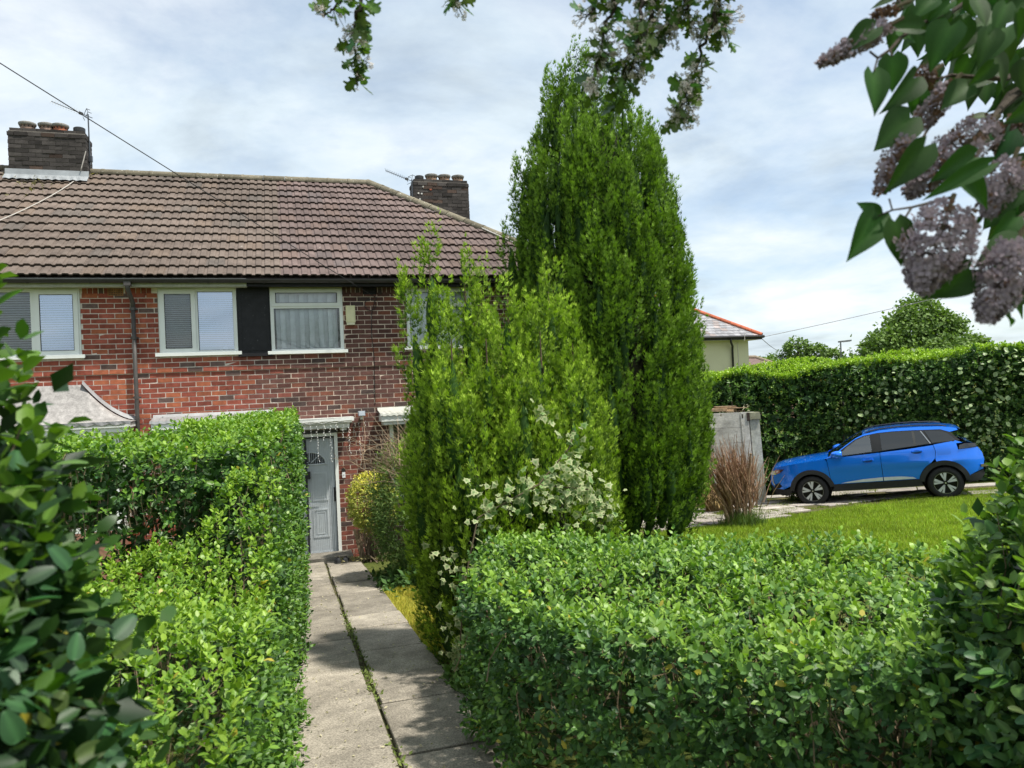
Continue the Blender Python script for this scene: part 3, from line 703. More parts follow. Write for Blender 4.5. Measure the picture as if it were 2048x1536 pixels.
# security gate of thin uprights in front of the leaf
GATE = MB(); yg = HW+.0; bar(GATE, .26, .30, .03, DZ1-.06, yg-.012, yg+.012, (.018, .02, .025)); box(GATE, .27, .35, yg-.03, yg-.013, 1.42, 1.55, (.02, .02, .022)); bar(GATE, DX0+.06, DX1-.07, .035, .065, yg-.01, yg+.01, (.03, .032, .036)); bar(GATE, DX0+.06, DX1-.07, DZ1-.085, DZ1-.06, yg-.01, yg+.01, (.03, .032, .036))
GT = GATE.build('security_gate', MT['plastic'], DOOR)
for x in np.arange(DX0+.09, DX1-.08, .031):
    if abs(x-.28) < .03: continue
    m = MB(); bar(m, x-.0022, x+.0022, .066, DZ1-.086, yg-.004, yg+.0, (.50, .54, .57)); m.build('gate_bar', MT['plain'], GT)
m = MB(); zg = float(G(.3, 12.9)); box(m, -.3, .98, 12.86, 13.35, zg-.1, zg+.085, (.20, .185, .155), .006); m.build('doorstep', MT['slab'], HOUSE)
# bell, alarm box, floodlight
m = MB(); box(m, .885, .945, HW-.03, HW-.001, 1.50, 1.565, (.02, .02, .02)); box(m, .888, .942, HW-.034, HW-.002, 1.40, 1.498, (.75, .77, .78)); box(m, .905, .925, HW-.037, HW-.0345, 1.44, 1.46, (.4, .42, .45)); m.build('doorbell', MT['plain'], HOUSE)
m = MB(); box(m, 1.065, 1.225, HW-.095, HW-.0205, 4.13, 4.425, (.72, .68, .42)); box(m, 1.075, 1.215, HW-.088, HW-.0207, 4.085, 4.129, (.70, .67, .48)); box(m, 1.085, 1.205, HW-.101, HW-.0952, 4.15, 4.41, (.74, .70, .44)); m.build('alarm_box', MT['plain'], HOUSE, label='cream alarm box beside the upstairs window')
m = MB(); box(m, 1.20, 1.32, 13.22, 13.30, 2.47, 2.56, (.35, .37, .40)); box(m, 1.21, 1.31, 13.20, 13.219, 2.48, 2.55, (.55, .60, .68)); box(m, 1.235, 1.285, 13.24, HW-.001, 2.41, 2.469, (.5, .5, .42)); m.build('floodlight', MT['plain'], HOUSE)
# telephone cable loop and drop on the wall
m = MB(); xc = 1.545; pts = [(xc, HW-.035, 4.50), (xc+.03, HW-.035, 4.47)]
pts = [(1.62, HW-.03, 4.56)] + [(1.50+.10*cos(t), HW-.04, 4.44+.10*sin(t)) for t in np.linspace(.6, .6+2*pi, 22)] + [(1.52, HW-.03, 4.30), (1.50, HW-.028, 3.9), (1.53, HW-.028, 3.5), (1.525, HW-.01, 3.2), (1.515, HW-.008, 2.66)]
tube(m, pts, .006, 5, (.015, .013, .013)); m.build('wall_cable', MT['plastic'], HOUSE)
# ================================================================== vegetation
LEAF6 = np.array([[0, 0, 0], [.30, .24, .05], [.68, .23, .045], [1, 0, -.06], [.68, -.23, .045], [.30, -.24, .05], [.34, 0, -.015], [.70, 0, -.03]])
LEAF6F = np.array([[0, 6, 1], [0, 5, 6], [1, 6, 7], [1, 7, 2], [6, 5, 4], [6, 4, 7], [2, 7, 3], [7, 4, 3]])
LEAF4 = np.array([[0, 0, 0], [.30, .25, .05], [.72, .21, .04], [1, 0, -.05], [.72, -.21, .04], [.30, -.25, .05]]); LEAF4F = np.array([[0, 5, 1], [1, 5, 4], [1, 4, 2], [2, 4, 3]])
LEAF2 = np.array([[0, 0, 0], [.45, .27, .06], [1, 0, -.03], [.45, -.27, .06]]); LEAF2F = np.array([[0, 2, 1], [0, 3, 2]])
def ovate(n=7, w=.5, fold=.12, bend=.18):
    """detailed leaf for things close to the lens"""
    V = []; F = []
    for i in range(n):
        t = i/(n-1); ww = w*.5*sin(pi*min(1, t**.8*.97+.02))**.85 if 0 < i < n-1 else 0.0
        zc = -bend*t*t
        V += [(t, ww, zc+fold*ww), (t, ww*.5, zc+fold*ww*.35), (t, 0, zc-.012*(0 < i < n-1)), (t, -ww*.5, zc+fold*ww*.35), (t, -ww, zc+fold*ww)]
    for i in range(n-1):
        for j in range(4):
            a = i*5+j; F += [(a, a+5, a+6), (a, a+6, a+1)]
    return np.array(V), np.array(F)
def shoots(P, D, n_nodes, slen, lsize, rng, spread=0.85, droop=0.0):
    """opposite leaf pairs along short shoots -> leaf positions, directions, normals, sizes, position along shoot, shoot id"""
    K = len(P); D = unit(D); ref = unit(np.cross(D, rng.normal(0, 1, (K, 3)))); ref2 = np.cross(D, ref)
    pos, ld, nr, sz, tt, sid = [], [], [], [], [], []
    L = slen*rng.uniform(.6, 1.4, K)
    for i in range(n_nodes):
        f = (i+.4)/n_nodes; a = ref if i % 2 == 0 else ref2
        for s in (1, -1):
            side = unit(a*s + rng.normal(0, .25, (K, 3)))
            sp = spread*(1.15-.55*f)
            d = unit(D*(1-.45*sp) + side*sp + rng.normal(0, .12, (K, 3)) + np.array([0, 0, -droop]))
            pos.append(P + D*(L*f)[:, None] + side*.003); ld.append(d)
            nr.append(unit(D*.8 - d*np.sum(D*d, 1, keepdims=True)*.8 + rng.normal(0, .22, (K, 3)) + np.array([0, 0, .45])))
            sz.append(lsize*rng.uniform(.65, 1.2, K)*(1.08-.4*f)); tt.append(np.full(K, f)); sid.append(np.arange(K))
    return [np.concatenate(a) for a in (pos, ld, nr, sz, tt, sid)]
def poly_area_pts(poly, n, rng):
    poly = np.array(poly); lo = poly.min(0); hi = poly.max(0); out = np.zeros((0, 2))
    while len(out) < n:
        q = rng.uniform(lo, hi, (n*2, 2)); out = np.concatenate([out, q[inside(poly, q)]])
    return out[:n]
def inside(poly, q):
    poly = np.array(poly); r = np.zeros(len(q), bool); j = len(poly)-1
    for i in range(len(poly)):
        xi, yi = poly[i]; xj, yj = poly[j]
        c = ((yi > q[:, 1]) != (yj > q[:, 1])) & (q[:, 0] < (xj-xi)*(q[:, 1]-yi)/(yj-yi+1e-12)+xi); r ^= c; j = i
    return r
def hedge_surface(poly, ztop, n_top, n_side, rng, lump=.05, lf=1.2, round_=.12, zlow=0.02, skip=None, seed=1):
    """points and outward normals on the clipped faces of a hedge (poly is counter-clockwise)"""
    poly = np.array(poly, float)
    q = poly_area_pts(poly, n_top, rng); zt = ztop(q[:, 0], q[:, 1]); P = np.stack([q[:, 0], q[:, 1], zt], 1); Nn = np.tile([0, 0, 1.0], (n_top, 1))
    e = np.roll(poly, -1, 0)-poly; L = np.linalg.norm(e, axis=1); Lw = L.copy()
    for k in (skip or []): Lw[k] = 0
    k = rng.choice(len(poly), n_side, p=Lw/Lw.sum()); t = rng.random(n_side)
    xy = poly[k]+e[k]*t[:, None]; nn = np.stack([e[k][:, 1], -e[k][:, 0]], 1)/L[k][:, None]
    z1 = ztop(xy[:, 0], xy[:, 1]); z0 = G(xy[:, 0], xy[:, 1])+zlow; h = rng.random(n_side); z = z0+(z1-z0)*h
    d = np.clip((z-(z1-round_))/round_, 0, 1); xy = xy - nn*(round_*.6*d**2)[:, None]
    S = np.concatenate([xy, z[:, None]], 1); SN = np.concatenate([nn, (d*.9)[:, None]], 1)
    P = np.concatenate([P, S]); Nn = unit(np.concatenate([Nn, SN])); top = np.concatenate([np.ones(n_top), h**1])
    P = P + Nn*(lump*wob(P, lf, seed))[:, None]
    return P, Nn, top
def leaf_objects(par, tpl, matn, pos, X, Y, Z, size, cols, name='leaf'):
    """single leaves as objects of their own; mesh data shared per tint"""
    meshes = {}
    org = np.array(wloc(par)); V, F = tpl
    for i in range(len(pos)):
        key = tuple(np.round(cols[i], 2))
        if key not in meshes:
            rib = 1+.55*(np.abs(V[:, 1]) < 1e-6)[:, None]*np.array([1.1, 1, .9]) if len(V) > 12 else 1.0; m = MB(); m.add(V, F, cols[i]*rib*np.ones((len(V), 1))); me = m.mesh(name, smooth=True); me.materials.append(MT[matn]); meshes[key] = me
        o = bpy.data.objects.new(name, meshes[key]); COL.objects.link(o); o.parent = par
        R = Matrix((X[i], Y[i], Z[i])).transposed()
        o.location = Vector(pos[i]-org); o.rotation_mode = 'QUATERNION'; o.rotation_quaternion = R.to_quaternion(); o.scale = (size[i],)*3 if np.ndim(size[i]) == 0 else tuple(size[i])
def stems(m, P0, P1, r0, r1, rng, col, wig=.04, n=5, seg=5):
    for a, b in zip(P0, P1):
        t = np.linspace(0, 1, n)[:, None]; Q = a+(b-a)*t + np.concatenate([np.zeros((1, 3)), rng.normal(0, wig, (n-1, 3))*np.array([1, 1, .4])])
        tube(m, Q, np.linspace(r0, r1, n), seg, np.array(col)*rng.uniform(.7, 1.25), cap=False)
def pick_vis(pos, size, n, ok=None):
    px, py, pz = project(pos); v = (px > -30) & (px < 2078) & (py > -30) & (py < 1566) & (pz > .3)
    if ok is not None: v &= ok
    s = np.where(v, size/pz, 0); o = np.argsort(-s)[:n]; return o[s[o] > 0]

def hedge(name, label, poly, ztop, n_top, n_side, leaf=.042, rng=None, cols=None, inner=.35, stemn=40, n_sep=300, face_w=.5, tpl=(LEAF6, LEAF6F), sep_tpl=None, matn='leaf', lump=.05, lf=1.2, skip=None, zlow=.05, group=None, nodes=4, slen=.085, topgreen=1.0, stemr=.014, visfn=None, round_=.12, thin=None, vary=1.0, cat='hedge', inner_s=1.1, inner_d=.28):
    rng = rng or np.random.default_rng(11); poly = np.array(poly, float); c = poly.mean(0)
    H = thing(name, (c[0], c[1], float(G(*c))), label, cat, group)
    P, Nn, top = hedge_surface(poly, ztop, n_top, n_side, rng, lump, lf, round_, zlow, skip)
    if thin is not None: k = thin(P, Nn, rng); P, Nn, top = P[k], Nn[k], top[k]
    P = P - Nn*(rng.random(len(P))**1.5*.10)[:, None]
    D = Nn*.75 + np.array([0, 0, .55]) + rng.normal(0, .42, P.shape)
    pos, ld, nr, sz, tt, sid = shoots(P, D, nodes, slen, leaf, rng)
    istop = (Nn[sid, 2] > .6)
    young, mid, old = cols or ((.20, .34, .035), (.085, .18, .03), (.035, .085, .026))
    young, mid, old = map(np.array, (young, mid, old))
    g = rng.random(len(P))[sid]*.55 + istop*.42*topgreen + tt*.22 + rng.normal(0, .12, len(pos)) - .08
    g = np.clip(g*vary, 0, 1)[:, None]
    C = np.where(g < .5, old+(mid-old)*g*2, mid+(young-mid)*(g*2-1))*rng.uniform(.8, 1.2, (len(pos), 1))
    rare = rng.random(len(pos)) < .006; C[rare] = (.42, .36, .05)
    X, Y, Z = frames(ld, nr); S3 = np.stack([sz, sz*rng.uniform(.95, 1.25, len(sz)), sz*rng.uniform(.3, 2.2, len(sz))], 1)
    sep = pick_vis(pos, sz, n_sep, None if visfn is None else visfn(pos, Nn[sid])) if n_sep else np.array([], int)
    keep = np.ones(len(pos), bool); keep[sep] = False
    m = MB(); dist = np.linalg.norm(pos-EYE, axis=1); hid = Nn[sid]@unit(np.array([0, -1, .5])) < -.2
    nearf = keep & (dist < 3.3) & ~hid; farf = keep & ~nearf
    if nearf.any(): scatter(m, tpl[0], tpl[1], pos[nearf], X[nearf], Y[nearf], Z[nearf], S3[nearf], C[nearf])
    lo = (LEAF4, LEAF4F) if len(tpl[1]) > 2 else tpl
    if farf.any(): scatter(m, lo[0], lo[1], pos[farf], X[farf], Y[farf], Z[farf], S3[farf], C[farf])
    # older leaves deeper inside
    ni = int(len(P)*inner)
    if ni:
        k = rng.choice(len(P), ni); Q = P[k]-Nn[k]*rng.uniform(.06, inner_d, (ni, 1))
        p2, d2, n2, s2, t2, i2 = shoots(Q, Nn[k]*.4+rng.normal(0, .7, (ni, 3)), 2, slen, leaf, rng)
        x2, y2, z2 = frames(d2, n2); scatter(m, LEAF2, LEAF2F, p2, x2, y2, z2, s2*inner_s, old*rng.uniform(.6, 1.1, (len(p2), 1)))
    m.build('foliage', MT[matn], H, kind='stuff', smooth=True)
    if len(sep): leaf_objects(H, sep_tpl or tpl, matn, pos[sep], X[sep], Y[sep], Z[sep], sz[sep]*1.05, np.round(C[sep]*25)/25+.004)
    # stems
    m = MB(); q = poly_area_pts(c+(poly-c)*.86, stemn, rng); gz = G(q[:, 0], q[:, 1])
    P0 = np.stack([q[:, 0], q[:, 1], gz-.03], 1); P1 = P0+np.stack([rng.normal(0, .12, stemn), rng.normal(0, .12, stemn), (ztop(q[:, 0], q[:, 1])-gz)*rng.uniform(.65, .97, stemn)], 1)
    stems(m, P0, P1, stemr, stemr*.35, rng, (.21, .16, .11))
    # twigs reaching the faces
    k = rng.choice(len(P), min(len(P), stemn*22)); A = P[k]-Nn[k]*.02; B = A - Nn[k]*rng.uniform(.1, .3, (len(k), 1)) - np.array([0, 0, 1])*rng.uniform(.05, .28, (len(k), 1)) + rng.normal(0, .05, (len(k), 3))
    stems(m, B, A, .004, .0018, rng, (.26, .20, .13), wig=.012, n=4, seg=3)
    m.build('stem', MT['bark'], H, kind='stuff')
    return H
RV, RF = ovate(6, .52)
def sm(a, b, x): t = np.clip((x-a)/(b-a), 0, 1); return t*t*(3-2*t)
# -- right hand hedge by the path and the gateway
pr = [(1.34, 5.05), (1.14, 4.6), (.93, 4.02), (.96, 3.45), (1.15, 2.85), (1.58, 2.15), (1.95, 1.45), (2.6, .75), (4.2, 1.6), (3.4, 3.2), (2.45, 4.4), (1.8, 5.0)]
def zt_r(x, y): return 1.80 + .25*sm(2.4, 1.4, y) - .03*sm(1.5, 1.0, x) + .02*np.sin(5*x+3*y)
def thin_r(P, Nn, rng):
    face = (Nn[:, 2] < .5); w_ = wob(P*np.array([1, 1, .6]), 1.5, 14)
    return ~(face & (rng.random(len(P)) < np.where(w_ > .30, .72, .12)))
hedge('privet_hedge', 'clipped privet hedge with dark shaded face in front of the lawn', pr, zt_r, 2600, 4300, leaf=.047, rng=np.random.default_rng(21), stemn=46, sep_tpl=(RV, RF), face_w=.5,
      cols=((.26, .42, .055), (.11, .225, .05), (.055, .130, .045)), lump=.06, skip=[], thin=thin_r, inner=.6, inner_s=1.5, inner_d=.45, group='privet hedges', topgreen=1.0, slen=.095,
      visfn=lambda p, n: (n@np.array([-.5, -.6, .6]) > 0))
pb = [(2.45+.62*cos(a_), 1.48+.60*sin(a_)) for a_ in np.arange(0, 2*pi, pi/6)]
def zt_b(x, y): return 2.60 - .42*sm(.25, .62, np.hypot(x-2.45, y-1.48)) + .04*np.sin(9*x)
hedge('privet_bush', 'taller loose privet bush rising above the end of the lawn hedge', pb, zt_b, 420, 1300, leaf=.060, rng=np.random.default_rng(27), stemn=14, sep_tpl=(RV, RF), n_sep=300,
      cols=((.22, .37, .05), (.085, .18, .045), (.045, .11, .04)), lump=.06, lf=2.0, slen=.12, inner=.9, inner_s=1.5, inner_d=.35, cat='shrub', visfn=lambda p, n: (n@np.array([-.5, -.6, .5]) > 0))
# -- low hedge on the left of the path
pl = [(-1.9, 1.5), (-.30, 1.5), (-.15, 2.4), (-.05, 4.9), (-1.9, 4.9)]
def zt_l(x, y): return 1.94 - .12*sm(3.2, 1.6, y) + .05*np.sin(2.2*x+1) + .03*np.sin(3*y) - .05*sm(-.5, 0, x) + .40*sm(3.9, 4.9, y)*sm(-.62, -.28, x)
hedge('privet_hedge', 'low pale green privet hedge edging the left of the path', pl, zt_l, 2900, 2300, leaf=.040, rng=np.random.default_rng(22), stemn=30, sep_tpl=(RV, RF),
      cols=((.26, .40, .04), (.13, .26, .035), (.045, .105, .028)), skip=[3, 4], group='privet hedges', visfn=lambda p, n: (p[:, 1] > 1.7) & (p[:, 0] > -1.15) & (n[:, 2] > .3), vary=1.05)
# -- tall hedge behind it
pt = [(-2.9, 4.92), (-.14, 4.92), (.0, 6.0), (.07, 8.0), (.11, 10.4), (-.8, 10.5), (-.85, 6.1), (-2.9, 6.1)]
def zt_t(x, y): return 2.60 + .05*np.sin(1.7*x+.6) + .04*np.sin(2.1*y) + .05*sm(-.4, -1.2, x) - .04*sm(7, 10, y)
def thin_t(P, Nn, rng):
    face = (Nn[:, 1] < -.5) & (P[:, 2] < 2.25)
    return ~(face & (rng.random(len(P)) < .55+.25*(wob(P*2.2, 1.0, 4) > .1)))
hedge('privet_hedge', 'tall privet hedge with bare stems showing, reaching the door side of the path', pt, zt_t, 2100, 6600, leaf=.046, rng=np.random.default_rng(23), stemn=70, sep_tpl=(RV, RF),
      cols=((.25, .40, .04), (.12, .25, .035), (.045, .11, .028)), skip=[], group='privet hedges', inner=1.0, inner_s=1.7, inner_d=.5, thin=thin_t, stemr=.020, round_=.18,
      visfn=lambda p, n: (p[:, 1] < 6) & (n@np.array([.2, -.7, .6]) > 0) & (p[:, 0] > -1.9) & (p[:, 2] > 2.1))
m = MB()                                     # a few long shoots standing above its top
# -- shrub pressed against the left of the lens
ps = [(-1.6, .5), (-.50, .5), (-.36, .9), (-.32, 1.25), (-.48, 1.6), (-1.6, 1.6)]
def zt_s(x, y): return 3.0 - .45*sm(-.52, -.31, x) + .05*np.sin(9*x+4*y)
hedge('leafy_shrub', 'dark large-leaved shrub rising at the left of the gateway', ps, zt_s, 320, 1500, leaf=.052, rng=np.random.default_rng(24), stemn=16, sep_tpl=ovate(7, .55), n_sep=300, tpl=(LEAF6, LEAF6F),
      cols=((.14, .26, .026), (.055, .135, .024), (.024, .065, .02)), skip=[4, 5], lump=.06, lf=2.2, slen=.12, stemr=.013, inner=1.2, inner_s=1.6, cat='shrub')

# -- tall far hedge behind the car
pf = [(8.6, 19.2), (10.4, 18.0), (13.25, 16.55), (17.6, 12.4), (19.3, 14.1), (14.8, 18.4), (9.4, 21.0)]
def zt_f(x, y): return 3.06 - .85*sm(12.0, 10.0, x) + .08*np.sin(.9*x) + .07*np.sin(2.3*x+1) + .05*np.sin(1.9*y+3.1*x) + .12*sm(15, 18, x)
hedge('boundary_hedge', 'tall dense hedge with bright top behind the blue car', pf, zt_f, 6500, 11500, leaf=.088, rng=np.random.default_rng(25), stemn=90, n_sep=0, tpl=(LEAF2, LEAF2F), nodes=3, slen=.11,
      cols=((.34, .50, .04), (.145, .27, .05), (.065, .14, .042)), skip=[3], lump=.13, lf=.55, stemr=.025, topgreen=1.6, inner=.5, inner_s=2.8, inner_d=.7, round_=.35, vary=.95)
# larger pale leaves of a climber showing on its face
FH = bpy.data.objects['boundary_hedge']; rng = np.random.default_rng(26); P = []
for (px_, py_, sx, sy, n) in ((1790, 770, 45, 32, 90), (2010, 745, 40, 30, 90), (1930, 820, 40, 40, 70), (1990, 860, 30, 30, 60), (1720, 830, 40, 30, 30)):
    for k in range(n):
        a_ = px_+rng.normal(0, sx); b_ = py_+rng.normal(0, sy); d = FWD+RIGHT*(a_-1024)/1480+UP*(768-b_)/1480; q0 = np.array([13.25, 16.55, 0]); nn = unit(np.array([-4.15, -4.35, 0])); tt = ((q0+nn*.16-EYE)@nn)/(d@nn); P.append(EYE+d*tt+rng.normal(0, .05, 3))
P = np.array(P); n = len(P); X, Y, Z = frames(np.array([0, 0, -.4])+rng.normal(0, .8, (n, 3)), np.array([-.4, -.5, .7])+rng.normal(0, .35, (n, 3))); m = MB(); scatter(m, LEAF6*np.array([1, 1.5, 1]), LEAF6F, P, X, Y, Z, rng.uniform(.08, .15, n), np.array([.30, .40, .18])*rng.uniform(.6, 1.15, (n, 1))); m.build('climber_leaves', MT['leaf'], FH, kind='stuff')
# ---------------------------------------------------------------- conifers
SPR_V, SPR_F = [], []
for ang, ln, wd, b in ((0, 1.0, .10, 0), (.52, .68, .09, .10), (-.52, .68, .09, .18)):       # three narrow fingers
    k = len(SPR_V); ca, sa = cos(ang), sin(ang)
    for (t, s, z) in ((0, -wd*.6, 0), (.30, wd, .06), (1, 0, -.05)):
        x = b+t*ln*ca - s*sa; y = t*ln*sa + s*ca; SPR_V.append((x, y, z*ln+.05*abs(sa)))
    SPR_F += [(k, k+2, k+1)]
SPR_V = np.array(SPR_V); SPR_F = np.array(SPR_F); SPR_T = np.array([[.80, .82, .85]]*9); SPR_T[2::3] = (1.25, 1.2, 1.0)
def sprays(m, B, A, L, R, n, size, rng, cold, cnew, outdir=None, up=.9, body=True):
    """B base, A axis, L length, R radius of each plume; n sprays each"""
    K = len(B); A = unit(A); f1 = unit(np.cross(A, np.array([.3, .5, .02]))); f2 = np.cross(A, f1)   # leafy body of each plume
    th = np.arange(6)*pi/3; lv = ((-.05, .20), (.18, .46), (.50, .40), (.80, .20), (.95, .03)); W = []
    for (t_, r_) in lv:
        ring = f1[:, None, :]*np.cos(th)[None, :, None]+f2[:, None, :]*np.sin(th)[None, :, None]
        W.append(B[:, None, :]+A[:, None, :]*(L*t_)[:, None, None]+ring*(R*r_)[:, None, None]*rng.uniform(.75, 1.2, (K, 6, 1)))
    W = np.stack(W, 1).reshape(-1, 3); bf = []
    for a_ in range(4):
        for j_ in range(6): bf.append((a_*6+j_, a_*6+(j_+1) % 6, a_*6+6+(j_+1) % 6, a_*6+6+j_))
    bf = np.array(bf); BF = (bf[None]+(np.arange(K)*30)[:, None, None]).reshape(-1, 4)
    tone = np.tile(np.repeat([.0, .12, .25, .45, .6], 6), K)[:, None]
    if body: m.add(W, BF, np.array(cold)*(1+.5*tone)*rng.uniform(.6, 1.1, (K*30, 1)))
    i = np.repeat(np.arange(K), n); t = rng.random(len(i))**.85; ph = rng.uniform(0, 2*pi, len(i))
    A = unit(A); e1 = unit(np.cross(A, np.array([.3, .5, .02])+rng.normal(0, .1, A.shape))); e2 = np.cross(A, e1)
    rad = e1[i]*np.cos(ph)[:, None]+e2[i]*np.sin(ph)[:, None]
    pr_ = R[i]*np.minimum(1, t*3.2+.25)**.6*(1-t)**.75*rng.uniform(.55, 1.2, len(i))
    pos = B[i]+A[i]*(L[i]*t)[:, None]+rad*pr_[:, None]
    if outdir is not None:
        keep = np.sum(rad*outdir[i], 1) > -.45; pos, rad, i, t = pos[keep], rad[keep], i[keep], t[keep]
    d = unit(A[i]*up+rad*(.62-.35*t)[:, None]+rng.normal(0, .17, pos.shape)); nr = rad+rng.normal(0, .38, pos.shape)
    X, Y, Z = frames(d, nr); g = np.clip(t*1.05-.06+rng.normal(0, .13, len(t))+rng.normal(0, .12, K)[i], 0, 1)[:, None]  # tips lighter as new growth; bases darkened as painted shade between plumes
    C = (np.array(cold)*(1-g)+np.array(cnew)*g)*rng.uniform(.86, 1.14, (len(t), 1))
    scatter(m, SPR_V, SPR_F, pos, X, Y, Z, size*rng.uniform(.7, 1.35, len(t)), C, SPR_T)
def tufted(m, B, A, L, R, O, per_m, rng, cold, cnew, tl, size, n_sp, core):
    """columns of foliage: each column is covered with small upright tufts of sprays"""
    A = unit(A); K = len(B); n = np.maximum(6, (per_m*L*R*6.28).astype(int)); i = np.repeat(np.arange(K), n); N_ = len(i)
    e1 = unit(np.cross(A, np.array([.31, .52, .02]))); e2 = np.cross(A, e1); t = rng.random(N_)**.9; ph = rng.uniform(0, 2*pi, N_)
    rad = e1[i]*np.cos(ph)[:, None]+e2[i]*np.sin(ph)[:, None]
    pr_ = R[i]*np.minimum(1, t*2.5+.35)**.6*np.maximum(0, 1-t)**.62*(1+.22*wob(np.column_stack([ph, t*5, i*1.7]), .5, 6))*rng.uniform(.72, 1.06, N_)
    P = B[i]+A[i]*(L[i]*t)[:, None]+rad*pr_[:, None]; k = np.sum(rad*O[i], 1) > -.5; P, rad, i, t = P[k], rad[k], i[k], t[k]; N_ = len(i)
    ta = unit(A[i]+rad*(rng.uniform(.08, .50, (N_, 1))*(1-.6*t)[:, None])+rng.normal(0, .10, (N_, 3))); l = tl*rng.uniform(.55, 1.5, N_)
    sprays(m, P-ta*(l*.35)[:, None], ta, l, l*rng.uniform(.17, .27, N_), n_sp, size, rng, cold, cnew, outdir=rad, body=False)
    sprays(core, B, A, L*.66, R*.85, 1, .01, rng, np.array(cold)*.9, np.array(cold)*1.1)      # leafy heart of each column
def big_conifer():
    rng = np.random.default_rng(31); cx, cyy = 5.02, 11.25; gz = float(G(cx, cyy))
    T = thing('conifer_tree', (cx, cyy, gz), 'tall broad dark green cypress with pointed top beside the brick house', 'tree')
    zs = np.array([.20, .42, .91, 1.74, 3.0, 4.24, 5.48, 6.65, 7.4, 7.9, 8.3]); rs = np.array([.44, 1.0, 1.44, 1.60, 1.58, 1.49, 1.33, .97, .60, .36, .10])
    Rf = lambda z: np.interp(z, zs, rs); B, A, L, R, O = [], [], [], [], []
    z = .25
    while z < 7.0:
        r = float(Rf(z+.5)); nk = max(5, int(2*pi*r/.36)); p0 = rng.uniform(0, 6.28)
        for k in range(nk):
            ph = p0+k*2*pi/nk+rng.normal(0, .10)
            if sin(ph+.3) > .5 and rng.random() < .5: continue
            zz = z+rng.normal(0, .22); l = rng.uniform(.95, 1.75)*(1 if z < 5.5 else .72); rd = np.array([cos(ph), sin(ph), 0]); rb = float(Rf(max(.3, zz+.25)))*rng.uniform(.70, 1.0); rt = float(Rf(zz+l*.8))
            B.append(np.array([cx+np.interp(zz, [0, 4, 8.5], [.16, .02, -.04]), cyy, max(zz, gz+.12)])+rd*rb*.90); A.append(np.array([0, 0, 1.0])+rd*np.clip((rt-rb)/l*.8+.02, -.5, .30)+rng.normal(0, .03, 3)); L.append(l); R.append(rng.uniform(.13, .25)*(1 if z < 6 else .8)); O.append(rd)
        z += .46
    ex = [((4.80, 11.1, 7.0), 1.25, .17), ((4.30, 11.2, 6.75), 1.15, .17), ((4.55, 11.2, 6.9), .9, .18), ((5.0, 11.1, 7.0), .8, .18), ((3.80, 11.35, 5.4), 1.1, .18), ((3.58, 11.4, 4.5), 1.0, .18), ((6.02, 10.8, 5.3), .9, .14), ((6.28, 10.75, 4.5), .85, .14), ((5.3, 11.1, 6.6), .8, .2), ((5.5, 11, 6.1), .8, .2), ((4.9, 11.2, 6.5), 1.0, .22)]
    for b_, l, r in ex: B.append(np.array(b_)); A.append(np.array([rng.normal(0, .03), rng.normal(0, .03), 1])); L.append(l); R.append(r); O.append(np.zeros(3))
    B, A, L, R, O = [np.array(a) for a in (B, A, L, R, O)]
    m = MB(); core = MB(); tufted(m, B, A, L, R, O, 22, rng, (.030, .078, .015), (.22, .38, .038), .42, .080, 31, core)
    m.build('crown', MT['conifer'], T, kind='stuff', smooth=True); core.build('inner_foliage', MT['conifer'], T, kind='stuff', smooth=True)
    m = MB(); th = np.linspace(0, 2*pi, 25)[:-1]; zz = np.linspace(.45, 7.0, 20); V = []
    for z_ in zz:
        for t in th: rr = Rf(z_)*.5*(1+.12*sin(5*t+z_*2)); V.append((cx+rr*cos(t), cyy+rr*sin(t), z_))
    m.add(V, [(i*24+j, i*24+(j+1) % 24, (i+1)*24+(j+1) % 24, (i+1)*24+j) for i in range(19) for j in range(24)]+[tuple(19*24+j for j in range(24))], (.016, .019, .009)); m.build('inner_dark_core', MT['bark'], T)  # added opaque dark shell, blocks see-through and darkens the crown's inside
    m = MB(); tube(m, [(cx, cyy, gz-.1), (cx+.02, cyy, gz+2), (cx, cyy, 7.3)], [.20, .15, .02], 10, (.12, .085, .06)); m.build('trunk', MT['bark'], T)
big_conifer()
